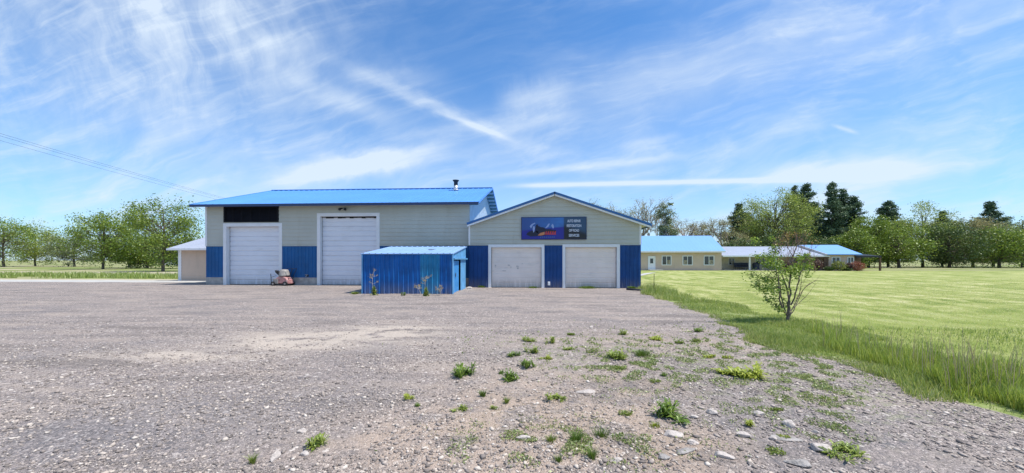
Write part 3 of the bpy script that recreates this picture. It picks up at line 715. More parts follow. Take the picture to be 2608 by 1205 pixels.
overhead_door(shop, *dB, tB, YB, base, M['door_white'], M['white_trim'], 7, 2, FA, inset=.22, label='taller white door with a torn weather strip along its top')
mb = MB()
for k in range(14):
    a = dB[0]+(dB[1]-dB[0])*k/14; q = dB[0]+(dB[1]-dB[0])*(k+1)/14; dp = .05+.06*abs(math.sin(k*1.1))
    mb.box(a, q, YB+.16, YB+.17, tB-dp, tB-.001)
mb.build('weather_strip', M['rubber'], shop)
mb = MB(); mb.box(BX0-.03, BX0+.09, YB-.04, YB+.08, Zseam+.02, BZ+.05); mb.build('corner_trim', M['white_trim'], shop)
# louvre
mb = MB(); mb.box(va[0], va[1], YB+.05, YB+.07, va[2], va[3]); 
lv_ = mb.build('louvre', M['vent_black'], shop)
mb = MB(); mb.box(va[0]-.04, va[1]+.04, YB-.045, YB+.05, va[3]-.06, va[3]+.03); mb.box(va[0]-.04, va[1]+.04, YB-.045, YB+.05, va[2]-.03, va[2]+.05)
mb.box(va[0]-.04, va[0]+.07, YB-.045, YB+.05, va[2]+.05, va[3]-.06); mb.box(va[1]-.07, va[1]+.04, YB-.045, YB+.05, va[2]+.05, va[3]-.06); mb.build('louvre_frame', M['vent_black'], lv_)
mb = MB(); k = va[2]+.08
while k < va[3]-.1:
    mb.quad((va[0]+.08, YB-.01, k), (va[1]-.08, YB-.01, k), (va[1]-.08, YB+.04, k+.075), (va[0]+.08, YB+.04, k+.075)); k += .085
for j in range(1, 6):
    xx = va[0]+(va[1]-va[0])*j/6; mb.box(xx-.02, xx+.02, YB-.03, YB-.012, va[2]+.05, va[3]-.06)
mb.build('louvre_slats', M['vent_slat'], lv_)
# roof
ovL = 1.15
ex0, ex1 = X_(483, YB-ov), X_(1218, YB-ov)
ze = BZ+.16-pitchB*ov; zrr = BZ+.16+pitchB*BD/2; yb2 = YB+BD+ov
mb = MB()
roof_sheet(mb, (ex0, YB-ov, ze), (ex1, YB-ov, ze), (ex0, gm, zrr), (ex1, gm, zrr), th=.05, pitch=.42)
roof_sheet(mb, (ex0, yb2, ze), (ex1, yb2, ze), (ex0, gm, zrr), (ex1, gm, zrr), th=.05, pitch=.42)
mb.box(ex0, ex1, gm-.16, gm+.16, zrr+.0, zrr+.045)
roof = mb.build('roof', [M['roof_blue'], M['wall_teal']], shop)
mb = MB(); mb.box(ex0, ex1, YB-ov-.03, YB-ov-.002, ze-.14, ze+.015); mb.build('eave_fascia', M['fascia_navy'], roof)
for xx in (ex0-.02, ex1+.02):
    mb = MB(); beam(mb, (xx, YB-ov, ze+.04), (xx, gm, zrr+.045), .035, .12); beam(mb, (xx, gm, zrr+.045), (xx, yb2, ze+.04), .035, .12)
    mb.build('rake_trim', M['roof_blue'], roof)
k = .35
while k < BD/2+ov:
    z_ = zrr-pitchB*k-.06
    for sgn in (-1, 1): mb = MB(); mb.box(BX1+.03, ex1-.02, gm+sgn*k-.02, gm+sgn*k+.02, z_-.13, z_); mb.build('purlin', M['purlin'], roof)
    k += .62
mb = MB(); mb.quad((ex0, YB-ov, ze-.13), (ex1, YB-ov, ze-.13), (ex1, YB, ze-.02), (ex0, YB, ze-.02)); mb.build('soffit', M['purlin'], roof)
# flue
fy = gm-1.2; fx = X_(1161, fy); fz = zrr-pitchB*1.2
ft = Z_(459, fx, fy)
mb = MB(); mb.tube([(fx, fy, fz-.1), (fx, fy, fz+.35)], [.17, .15], 14); mb.tube([(fx, fy, fz), (fx, fy, fz+.07)], [.30, .19], 14)
flue = mb.build('flue', M['galv'], roof, smooth=True)
mb = MB(); mb.tube([(fx, fy, fz+.35), (fx, fy, fz+.62), (fx, fy, ft-.12)], [.145, .15, .17], 14); mb.build('flue_pipe', M['metal_dark'], flue, smooth=True)
mb = MB(); mb.tube([(fx, fy, ft-.12), (fx, fy, ft-.03), (fx, fy, ft)], [.17, .24, .24], 14); mb.build('flue_cap', M['metal_dark'], flue)
# lamp over the tall door
lx, lz = X_(877, YB), Z_(531, X_(877, YB), YB)
lamp = thing('flood_lamp', (lx, YB-.05, lz), 'small twin flood lamp on the grey wall above the taller white door', 'lamp')
mb = MB(); mb.box(lx-.07, lx+.07, YB-.06, YB-.02, lz-.05, lz+.06); mb.build('back_plate', M['metal_grey'], lamp)
for s_ in (-1, 1):
    mb = MB(); mb.tube([(lx+s_*.03, YB-.06, lz), (lx+s_*.10, YB-.12, lz), (lx+s_*.15, YB-.20, lz-.05), (lx+s_*.18, YB-.27, lz-.10)], [.02, .04, .07, .085], 10); mb.build('lamp_head', M['metal_dark'], lamp, smooth=True)
# hose tap
tx, tz = X_(783, YB), Z_(702, X_(783, YB), YB)
tap = thing('hose_tap', (tx, YB-.05, tz), 'small metal hose tap on the blue panel between the white doors', 'tap')
mb = MB(); mb.tube([(tx, YB-.02, tz), (tx, YB-.13, tz), (tx, YB-.16, tz-.07)], .022, 8); mb.build('spout', M['metal_grey'], tap)
mb = MB(); mb.tube([(tx, YB-.10, tz), (tx, YB-.10, tz+.06)], .012, 6); mb.box(tx-.09, tx+.09, YB-.11, YB-.09, tz+.06, tz+.075); mb.build('tap_handle', M['metal_grey'], tap)
mb = MB(); mb.box(tx-.10, tx+.10, YB-.045, YB-.03, tz-.06, tz+.05); mb.build('wall_plate', M['metal_dark'], tap)

# ------------------------------------------------------------------ tan annexe behind the workshop
YN = 27.5; NX0 = X_(456, YN); NX1 = BX0-.01; nz_ = Z_(633, X_(490, YN), YN)
ann = thing('tan_annexe', ((NX0+NX1)/2, YN, 0), 'low tan annexe with a pale grey metal roof at the end of the long workshop', 'outbuilding')
mb = MB(); lap_wall(mb, NX0, NX1, .02, nz_+.1, YN, step=.235); mb.quad((NX0, YN, 0), (NX0, YN+9, 0), (NX0, YN+9, nz_), (NX0, YN, nz_)); mb.quad((NX0, YN+9, 0), (NX1, YN+9, 0), (NX1, YN+9, nz_), (NX0, YN+9, nz_))
mb.add([(NX0, YN, nz_), (NX0, YN+9, nz_), (NX0, YN+4.5, nz_+1.5)], [(0, 1, 2)])
mb.build('wall', M['siding_tan'], ann)
mb = MB(); mb.box(NX0-.03, NX0+.22, YN-.045, YN+.08, 0, nz_+.05); mb.build('corner_trim', M['white_trim'], ann)
xe = X_(424, YN-.6); zn = nz_-.02
mb = MB(); roof_sheet(mb, (xe, YN-.6, zn), (NX1, YN-.6, zn), (xe, YN+4.5, zn+1.62), (NX1, YN+4.5, zn+1.62), th=.05, pitch=.4)
roof_sheet(mb, (xe, YN+9.6, zn), (NX1, YN+9.6, zn), (xe, YN+4.5, zn+1.62), (NX1, YN+4.5, zn+1.62), th=.05, pitch=.4)
rf = mb.build('roof', [M['roof_grey'], M['soffit']], ann)
mb = MB(); mb.box(xe, NX1, YN-.63, YN-.602, zn-.13, zn+.01); mb.build('fascia', M['white_trim'], rf)
mb = MB(); mb.box(NX0-22, NX1-.05, YN-3.0, YN-.0, -.02, .05); tag(mb.build('concrete_apron', M['slab']), kind='structure')

# ------------------------------------------------------------------ blue metal shed
YS = 17.45; SX0, SX1 = X_(924, YS), X_(1152, YS); SD = 3.4; sh0 = Z_(645.5, (SX0+SX1)/2, YS); sh1 = Z_(629, X_(1100, YS+SD), YS+SD)
shed = thing('metal_shed', ((SX0+SX1)/2, YS, 0), 'small ribbed blue metal shed with a pale flat roof standing in front of the workshop', 'shed')
slp = lambda s: sh0+(sh1-sh0)*(s-YS)/SD
pS = lambda s, n, z: (s, YS-n, z)
xa = SX0+(SX1-SX0)*.645; xb = SX0+(SX1-SX0)*.86
mb = MB(); rib_panel(mb, SX0, xa, .0, sh0-.02, pS, pitch=.23, h=.055, top=.025, foot=.045); mb.build('front_panel', M['shed_blue'], shed)
mb = MB(); rib_panel(mb, xa, xb, .0, sh0-.02, pS, pitch=.23, h=.055, top=.025, foot=.045); o = mb.build('front_panel', M['shed_teal'], shed); o['label'] = 'lighter teal replacement panel'
mb = MB(); rib_panel(mb, xb, SX1, .0, sh0-.02, pS, pitch=.23, h=.055, top=.025, foot=.045); mb.build('front_panel', M['shed_blue'], shed)
mb = MB(); rib_panel(mb, YS, YS+SD, 0, sh1, lambda s, n, z: (SX0-n, s, z), pitch=.23, slope=slp); mb.quad((SX0, YS+SD, 0), (SX1, YS+SD, 0), (SX1, YS+SD, sh1), (SX0, YS+SD, sh1)); mb.build('rear_panels', M['shed_blue'], shed)
side = lambda s, n, z: (SX1+n, s, z)
h_ = 1.66; dy0, dy1 = YS+.35, YS+1.95
mb = MB()
rib_panel(mb, YS, YS+SD, h_+.06, 0, side, pitch=.3, h=.02, slope=lambda s: slp(s)-.02)
rib_panel(mb, YS, dy0, 0, h_, side, pitch=.2, h=.02); rib_panel(mb, dy1, YS+SD, 0, h_, side, pitch=.36, h=.02)
mb.build('side_panels', M['shed_side'], shed)
mb = MB(); rib_panel(mb, dy0+.02, dy1-.16, .03, h_-.06, lambda s, n, z: (SX1-.06+n, s, z), pitch=.33, h=.02); dr = mb.build('sliding_door', M['shed_door'], shed)
mb = MB(); mb.box(SX1-.03, SX1+.0, dy0+.5, dy0+.54, .8, 1.0); mb.build('handle', M['metal_grey'], dr)
mb = MB(); mb.box(SX1+.005, SX1+.09, YS+.12, YS+SD+.10, h_, h_+.075); mb.build('door_track', M['shed_side'], shed)
mb = MB(); mb.box(SX1-.25, SX1-.12, YS+.02, YS+SD-.02, .0, h_); mb.build('doorway_shade_box', M['vent_black'], shed)  # black box whose colour stands in for the shade inside the shed doorway
mb = MB(); mb.box(SX1-.01, SX1+.05, YS-.05, YS+.03, 0, sh0-.02); mb.build('corner_trim', M['shed_side'], shed)
mb = MB(); mb.box(SX0-.045, SX0+.01, YS-.045, YS+.03, 0, sh0-.02); mb.build('corner_trim', M['shed_side'], shed)
mb = MB(); roof_sheet(mb, (SX0-.08, YS-.10, sh0-.01), (SX1+.06, YS-.10, sh0-.01), (SX0-.08, YS+SD+.08, sh1+.02), (SX1+.06, YS+SD+.08, sh1+.02), th=.035, pitch=.3, h=.02)
rf = mb.build('roof', [M['roof_shed'], M['shed_side']], shed)
px_, py_ = X_(1100, YS+1.6), YS+1.6
mb = MB(); mb.box(px_-.16, px_+.16, py_-.12, py_+.12, slp(py_), slp(py_)+.05); mb.build('roof_patch', M['metal_grey'], rf)
# pale stones at the shed's rear corner and by the garage door frames
def rock_mesh(name, cx, cy, sx, sy, sz, rz, m, label, seed, group=None, zoff=-.35):
    r_ = np.random.default_rng(seed); mb = MB(); n, k = 26, 16
    vs = []; z0 = gz(cx, cy)
    pn = r_.normal(size=(15, 3)); pn /= np.linalg.norm(pn, axis=1, keepdims=True); pd = r_.uniform(.62, .98, 15)
    for i in range(k+1):
        la = -math.pi/2+math.pi*i/k
        for j in range(n):
            lo = 2*math.pi*j/n
            p = Vector((math.cos(la)*math.cos(lo), math.cos(la)*math.sin(lo), math.sin(la)))
            dt = pn@np.array(p); q = min(1.15, float(np.min(np.where(dt > .05, pd/np.maximum(dt, .05), 9))))
            q *= 1+.05*mnoise.noise(p*4.1+Vector((0, seed, 0)))
            p = p*q
            x_, y_ = p.x*sx/2, p.y*sy/2
            vs.append((cx+x_*math.cos(rz)-y_*math.sin(rz), cy+x_*math.sin(rz)+y_*math.cos(rz), z0+p.z*sz/2+sz*(.5+zoff)))
    fs = [(i*n+j, i*n+(j+1) % n, (i+1)*n+(j+1) % n, (i+1)*n+j) for i in range(k) for j in range(n)]
    mb.add(vs, fs)
    root = thing  # plain mesh thing
    me = bpy.data.meshes.new(name); me.from_pydata([(a-cx, b-cy, c-z0) for a, b, c in mb.v], [], mb.f); me.materials.append(m)
    o = bpy.data.objects.new(name, me); col.objects.link(o); o.location = (cx, cy, z0)
    return tag(o, label, 'rock', group)
rock_mesh('pale_rock', SX1+.22, YS+SD-.1, .3, .2, .16, .3, M['rock_pale'], 'whitish lump of rock at the rear corner of the blue shed', 5)
rock_mesh('pale_rock', d1[0]-.1, YG-.16, .26, .16, .09, .1, M['rock_pale'], 'small whitish stone at the foot of the first cream door frame', 6)

# ------------------------------------------------------------------ faded wheeled machine against the door frame
mx, my, mz = gp(722, 731); my_ = my
mc = thing('yard_machine', (mx, my, gz(mx, my)), 'faded red and grey wheeled yard machine with thin handles parked by the shorter white door', 'machine')
g0 = gz(mx, my)
def sub(name, m, fn, parent=mc, **k): mb = MB(); fn(mb); return mb.build(name, m, parent, **k)
hood = MB()
prof = [(-.46, .14), (-.50, .30), (-.38, .44), (-.20, .55), (.08, .58), (.30, .50), (.42, .34), (.44, .12)]
for (ya, yb_, s1, s2) in ((-.30, -.22, .86, 1.0), (-.22, .22, 1, 1), (.22, .30, 1.0, .86)):
    n = len(prof); cx0, cz0 = 0, .34
    A = [(mx+.05+x*s1, my+ya, g0+cz0+(z-cz0)*s1) for x, z in prof]; B_ = [(mx+.05+x*s2, my+yb_, g0+cz0+(z-cz0)*s2) for x, z in prof]
    hood.add(A+B_, [(i, i+n, (i+1) % n+n, (i+1) % n) for i in range(n)])
    if ya < -.25: hood.add(A, [tuple(range(n))])
    if yb_ > .25: hood.add(B_, [tuple(range(n-1, -1, -1))])
hood.build('housing', M['red_faded'], mc, bevel=.02)
sub('front_shroud', M['grey_plastic'], lambda b: b.box(mx-.42, mx-.12, my-.34, my-.26, g0+.12, g0+.42), bevel=.02)
eng = sub('engine_cover', M['grey_plastic'], lambda b: b.tube([(mx+.06, my, g0+.56), (mx+.05, my, g0+.62), (mx+.04, my, g0+.84), (mx+.04, my, g0+.95), (mx+.04, my, g0+.98)], [.33, .31, .27, .22, .10], 14), smooth=True)
sub('fuel_cap', M['metal_dark'], lambda b: b.tube([(mx-.18, my-.16, g0+.78), (mx-.24, my-.22, g0+.90)], [.07, .07], 10), eng)
sub('exhaust', M['metal_dark'], lambda b: b.tube([(mx-.20, my-.1, g0+.66), (mx-.34, my-.14, g0+.82), (mx-.38, my-.14, g0+.92)], [.05, .07, .06], 8))
for wx in (-.40, .34):
    for wy in (-.34, .30):
        wh = MB(); wh.tube([(mx+wx, my+wy-.05, g0+.13), (mx+wx, my+wy+.05, g0+.13)], [.13, .13], 18); wo = wh.build('wheel', M['asphalt_tire'], mc)
        hb = MB(); hb.tube([(mx+wx, my+wy-.056, g0+.13), (mx+wx, my+wy+.056, g0+.13)], [.06, .06], 12); hb.build('wheel_hub', M['grey_plastic'], wo)
sub('skirt', M['metal_dark'], lambda b: b.box(mx-.46, mx+.40, my-.26, my+.26, g0+.05, g0+.16))
sub('handlebar', M['metal_dark'], lambda b: (b.tube([(mx+.42, my-.2, g0+.25), (mx+.52, my-.2, g0+.62), (mx+.70, my-.2, g0+1.03), (mx+.70, my+.2, g0+1.03), (mx+.52, my+.2, g0+.62), (mx+.42, my+.2, g0+.25)], .017, 6),
      b.tube([(mx+.36, my-.2, g0+1.05), (mx+.70, my-.2, g0+1.03)], .012, 6)))
sub('lift_bar', M['metal_dark'], lambda b: (b.tube([(mx-.58, my-.25, g0+.15), (mx-.62, my-.25, g0+.72)], .022, 6), b.tube([(mx-.58, my-.25, g0+.22), (mx-.40, my-.2, g0+.22)], .02, 6), b.tube([(mx-.62, my-.25, g0+.5), (mx-.3, my-.2, g0+.6)], .012, 6)))

# ------------------------------------------------------------------ far house, porch and end house across the lawn
YH = 60.0
def window(parent, x0, x1, z0, z1, y, fw=.12, side=1):
    mb = MB(); mb.box(x0-fw, x1+fw, y-.05, y+.02, z1, z1+fw); mb.box(x0-fw, x1+fw, y-.05, y+.02, z0-fw, z0); mb.box(x0-fw, x0, y-.05, y+.02, z0, z1); mb.box(x1, x1+fw, y-.05, y+.02, z0, z1)
    f = mb.build('window', M['white_trim'], parent)
    mb = MB(); mb.quad((x0, y-.012, z0), (x1, y-.012, z0), (x1, y-.012, z1), (x0, y-.012, z1)); mb.build('pane', M['glass'], f)
    xm = (x0+x1)/2; mb = MB(); mb.box(xm-.04, xm+.04, y-.045, y-.014, z0, z1); mb.build('mullion', M['white_trim'], f)
    a, b = (x0+.06, xm-.06) if side < 0 else (xm+.06, x1-.06)
    mb = MB(); mb.box(a, b, y-.020, y-.014, z0+.02, z0+(z1-z0)*.55); mb.build('curtain', M['curtain'], f)
HX0, HX1 = X_(1560, YH), X_(1838, YH); hz = Z_(636, X_(1750, YH), YH)
hs = thing('blue_roofed_house', ((HX0+HX1)/2, YH, 0), 'low tan house with light blue roof, white door and three windows across the lawn', 'house')
mb = MB(); mb.box(HX0, HX1, YH, YH+11, 0, hz-.05); mb.add([(HX1, YH, hz-.05), (HX1, YH+11, hz-.05), (HX1, YH+5.5, hz+2.3)], [(0, 1, 2)]); mb.build('wall', M['siding_tan'], hs)
hr = Z_(600.5, X_(1800, YH+5.5), YH+5.5); xr_ = X_(1848, YH-.6); zeh = Z_(639, xr_, YH-.6)
mb = MB(); roof_sheet(mb, (HX0-.5, YH-.6, zeh), (xr_, YH-.6, zeh), (HX0-.5, YH+5.5, hr), (X_(1811, YH+5.5), YH+5.5, hr), th=.12, pitch=.6, h=.007)
roof_sheet(mb, (HX0-.5, YH+11.6, zeh), (xr_, YH+11.6, zeh), (HX0-.5, YH+5.5, hr), (X_(1811, YH+5.5), YH+5.5, hr), th=.12, pitch=.6, h=.007)
rf = mb.build('roof', [M['roof_far'], M['soffit']], hs)
mb = MB(); mb.box(HX0-.5, xr_, YH-.64, YH-.605, zeh-.24, zeh+.0); mb.build('gutter', M['white_trim'], rf)
zz1, zz0 = Z_(653, X_(1750, YH), YH), Z_(674, X_(1750, YH), YH)
for i, (a, b) in enumerate(((1687, 1708), (1740, 1762), (1794, 1817))): window(hs, X_(a, YH), X_(b, YH), zz0, zz1, YH, side=1 if i != 1 else -1)
dx0, dx1 = X_(1652, YH), X_(1667, YH); dzt = Z_(654, dx0, YH)
mb = MB(); mb.box(dx0, dx1, YH-.05, YH-.01, .15, dzt-.05); dr = mb.build('front_door', M['paint_white'], hs)
mb = MB(); mb.box(dx0+.22, dx1-.22, YH-.062, YH-.052, 1.1, dzt-.28); mb.build('door_pane', M['glass'], dr)
mb = MB(); mb.box(dx0-.12, dx0, YH-.07, YH+.01, .1, dzt+.08); mb.box(dx1, dx1+.12, YH-.07, YH+.01, .1, dzt+.08); mb.box(dx0, dx1, YH-.07, YH+.01, dzt-.05, dzt+.08); mb.build('door_frame', M['white_trim'], dr)
mb = MB(); mb.box(dx0-.3, dx1+.9, YH-1.5, YH-.08, 0, .15); mb.build('door_step', M['slab'], hs)
mb = MB(); x1_, y1_, _ = gp(1655, 696); x2_, y2_, _ = gp(1560, 716)
mb.quad((x1_-1, y1_-1.0, .03), (x1_+1.6, y1_+2.5, .03), (x2_+2.5, y2_+4.5, .03), (x2_, y2_, .03)); tag(mb.build('garden_path', M['slab']), kind='structure')
# porch with the grey roof
PX0, PX1 = HX1+.05, X_(2104, YH)
po = thing('grey_roofed_porch', ((PX0+PX1)/2, YH, 0), 'long low covered porch with a pale grey metal roof between the two blue roofed houses', 'porch')
pe = Z_(651, X_(1970, YH), YH); pr = Z_(628, X_(1970, YH+6), YH+6)
mb = MB(); roof_sheet(mb, (PX0, YH-.2, pe), (PX1+.4, YH-.2, pe), (PX0, YH+6, pr), (X_(2060, YH+6), YH+6, pr), th=.10, pitch=.6, h=.007)
rf = mb.build('roof', [M['roof_grey'], M['shade_wall']], po)
mb = MB(); mb.box(PX0, PX1+.4, YH-.24, YH-.202, pe-.20, pe+.0); mb.build('gutter', M['white_trim'], rf)
mb = MB(); yw = YH+3.2; mb.box(PX0, PX1, yw, yw+.2, 0, 3.0); mb.build('back_wall', M['shade_wall'], po)
for a, b in ((1857, 1870), (1925, 1947), (2012, 2030)): window(po, X_(a, yw), X_(b, yw), .9, 1.9, yw)
for pxx, mm, wd in ((1909, 'white_trim', .09), (1975, 'white_trim', .09), (2040, 'brown_wood', .12), (2101, 'brown_wood', .22)):
    xx = X_(pxx, YH+.1); mb = MB(); mb.box(xx-wd, xx+wd, YH, YH+.2, 0, pe-.10)
    if mm == 'brown_wood': mb.box(xx-wd-.25, xx+wd+.25, YH+.02, YH+.18, pe-.30, pe-.102)
    mb.build('porch_post', M[mm], po)
mb = MB(); mb.box(PX0, PX1, YH-.1, YH+3.2, 0, .10); mb.build('porch_floor', M['concrete'], po)
# end house
CXa, CXb = X_(2106, YH), X_(2176, YH)
eh = thing('tan_end_house', ((CXa+CXb)/2, YH, 0), 'small tan house with a blue roof at the far end of the grey roofed porch', 'house')
ce = Z_(646, X_(2150, YH), YH); cr_ = Z_(624, X_(2090, YH+5.5), YH+5.5)
mb = MB(); mb.box(X_(2111, YH), CXb, YH+.02, YH+11, 0, ce-.05)
xlw = X_(2040, YH+5.5)
mb.add([(X_(2111, YH), YH+.02, ce-.05), (X_(2111, YH), YH+11, ce-.05), (X_(2111, YH), YH+5.5, cr_-.1)], [(0, 1, 2)]); mb.build('wall', M['siding_tan'], eh)
xcl = X_(2108, YH-.5); xcr = X_(2197, YH-.5)
mb = MB(); roof_sheet(mb, (xcl, YH-.5, ce-.1), (xcr, YH-.5, ce-.1), (X_(2036, YH+5.5), YH+5.5, cr_), (X_(2133, YH+5.5), YH+5.5, cr_), th=.12, pitch=.6, h=.007)
roof_sheet(mb, (xcl, YH+11.5, ce-.1), (xcr, YH+11.5, ce-.1), (X_(2036, YH+5.5), YH+5.5, cr_), (X_(2133, YH+5.5), YH+5.5, cr_), th=.12, pitch=.6, h=.007)
rf = mb.build('roof', [M['roof_far'], M['soffit']], eh)
mb = MB(); beam(mb, (X_(2036, YH+5.5)-.06, YH+5.5, cr_+.02), (xcl-.06, YH-.5, ce-.08), .08, .30); mb.build('rake_board', M['soffit'], rf)
for a, b in ((2120, 2138), (2160, 2173)): window(eh, X_(a, YH), X_(b, YH), .75, Z_(656, X_(a, YH), YH), YH+.02)
mb = MB(); xo0, xo1 = CXb+.02, X_(2240, YH)
mb.box(xo0, xo1, YH+3.2, YH+3.4, 0, 2.3); mb.build('lean_to_wall', M['brown_wood'], eh)
mb = MB(); mb.quad((xo0, YH-.3, 2.25), (xo1, YH-.3, 2.25), (xo1, YH+3.4, 2.6), (xo0, YH+3.4, 2.6)); mb.box(xo0, xo1, YH-.34, YH-.302, 2.0, 2.28); mb.build('lean_to_roof', M['metal_dark'], eh)
mb = MB(); mb.box(xo1-.2, xo1, YH-.3, YH-.1, 0, 2.1); mb.build('lean_to_post', M['brown_wood'], eh)

# dark patio chairs on the porch
def patio_chair(cx, cy, label):
    t = thing('patio_chair', (cx, cy, .10), label, 'chair', 'dark patio chairs on the porch')
    mb = MB(); mb.box(cx-.32, cx+.32, cy-.3, cy+.3, .50, .60); mb.build('seat', M['chair_blue'], t, bevel=.02)
    mb = MB(); mb.add([(cx-.32, cy+.26, .6), (cx+.32, cy+.26, .6), (cx+.34, cy+.42, 1.18), (cx-.34, cy+.42, 1.18), (cx-.32, cy+.34, .6), (cx+.32, cy+.34, .6), (cx+.34, cy+.50, 1.18), (cx-.34, cy+.50, 1.18)],
           [(0, 1, 2, 3), (7, 6, 5, 4), (0, 4, 5, 1), (1, 5, 6, 2), (2, 6, 7, 3), (3, 7, 4, 0)]); mb.build('backrest', M['chair_blue'], t)
    for sx in (-1, 1):
        mb = MB(); mb.box(cx+sx*.34-.03, cx+sx*.34+.03, cy-.3, cy+.34, .76, .80); mb.build('armrest', M['metal_dark'], t)
        for sy in (-.27, .27): mb = MB(); mb.box(cx+sx*.34-.02, cx+sx*.34+.02, cy+sy-.02, cy+sy+.02, .10, .76); mb.build('leg', M['metal_dark'], t)
    return t
for a, lb in ((1877, 'dark patio chair nearest the small porch window'), (1887, 'dark patio chair second along the porch from the blue roofed house'), (1896, 'dark patio chair third along the porch from the blue roofed house'), (1904, 'dark patio chair just before the white porch post')):
    patio_chair(X_(a, YH+1.5), YH+1.5, lb)
mb = MB(); bx = X_(1925, YH+1.3); gr_ = thing('covered_grill', (bx, YH+1.3, .1), 'dark covered grill standing on the porch behind the white post', 'grill')
mb.tube([(bx, YH+1.3, .12), (bx, YH+1.3, .6), (bx, YH+1.3, 1.0), (bx, YH+1.3, 1.2)], [.5, .48, .52, .3], 10); mb.build('cover', M['chair_blue'], gr_)
mb = MB(); mb.tube([(bx, YH+1.3, 1.2), (bx, YH+1.3, 1.26)], .05, 6); mb.build('knob', M['metal_dark'], gr_)

# ------------------------------------------------------------------ distant white van beyond the annexe
vx, vy, _ = gp(452, 679)
van = thing('white_van', (vx, vy, 0), 'distant white van parked beyond the tan annexe', 'van')
mb = MB(); mb.prism([(vx-2.7, .35), (vx+2.6, .35), (vx+2.6, 2.3), (vx+2.4, 2.5), (vx-1.5, 2.5), (vx-2.1, 1.5), (vx-2.7, 1.25)], vy-.95, vy+.95); mb.build('body', M['paint_white'], van)
mb = MB(); mb.add([(vx-1.95, vy-.955, 1.45), (vx-.8, vy-.955, 1.45), (vx-.8, vy-.955, 2.2), (vx-1.5, vy-.955, 2.2)], [(0, 1, 2, 3)]); mb.build('side_window', M['glass'], van)
for s_ in (-1.7, 1.6): mb = MB(); mb.tube([(vx+s_, vy-.98, .36), (vx+s_, vy-.75, .36)], .36, 14); mb.build('wheel', M['asphalt_tire'], van)

# ------------------------------------------------------------------ overhead wires
wu = (-130-CX)/F; p1 = (CT*wu*30-ST*30, ST*wu*30+CT*30); wu2 = (870-CX)/F; p2 = (CT*wu2*120-ST*120, ST*wu2*120+CT*120)
dirw = Vector((p2[0]-p1[0], p2[1]-p1[1], 0)).normalized(); sidew = Vector((dirw.y, -dirw.x, 0))
for nm_, p in (('near the trees beside the open yard', p1), ('far off behind the long workshop', p2)):
    t = thing('utility_pole', (p[0], p[1], 0), 'tall wooden utility pole '+nm_, 'pole', 'wooden utility poles')
    mb = MB(); mb.tube([(p[0], p[1], -.05), (p[0], p[1], 13.1)], [.17, .11], 10); mb.build('pole_shaft', M['pole_wood'], t)
    a = Vector((p[0], p[1], 12.45)); mb = MB(); beam(mb, a-sidew*1.2, a+sidew*1.2, .12, .14); mb.build('crossarm', M['pole_wood'], t)
    for k in (-1.05, .35, 1.05): mb = MB(); q = a+sidew*k; mb.tube([q, q+Vector((0, 0, .14))], .04, 6); mb.build('insulator', M['metal_grey'], t)
for i, k in enumerate((-1.05, .35, 1.05)):
    pts = []
    for j in range(25):
        f_ = j/24; pts.append(Vector((p1[0]+(p2[0]-p1[0])*f_, p1[1]+(p2[1]-p1[1])*f_, 12.6-4*.9*f_*(1-f_)))+sidew*k)
    mb = MB(); mb.tube(pts, .010, 4); o = mb.build('overhead_wire', M['metal_dark'])
    tag(o, ('thin overhead wire nearest the camera crossing the sky', 'thin overhead wire in the middle of the three', 'thin overhead wire farthest back of the three')[i], 'wire', 'overhead wires between the poles')

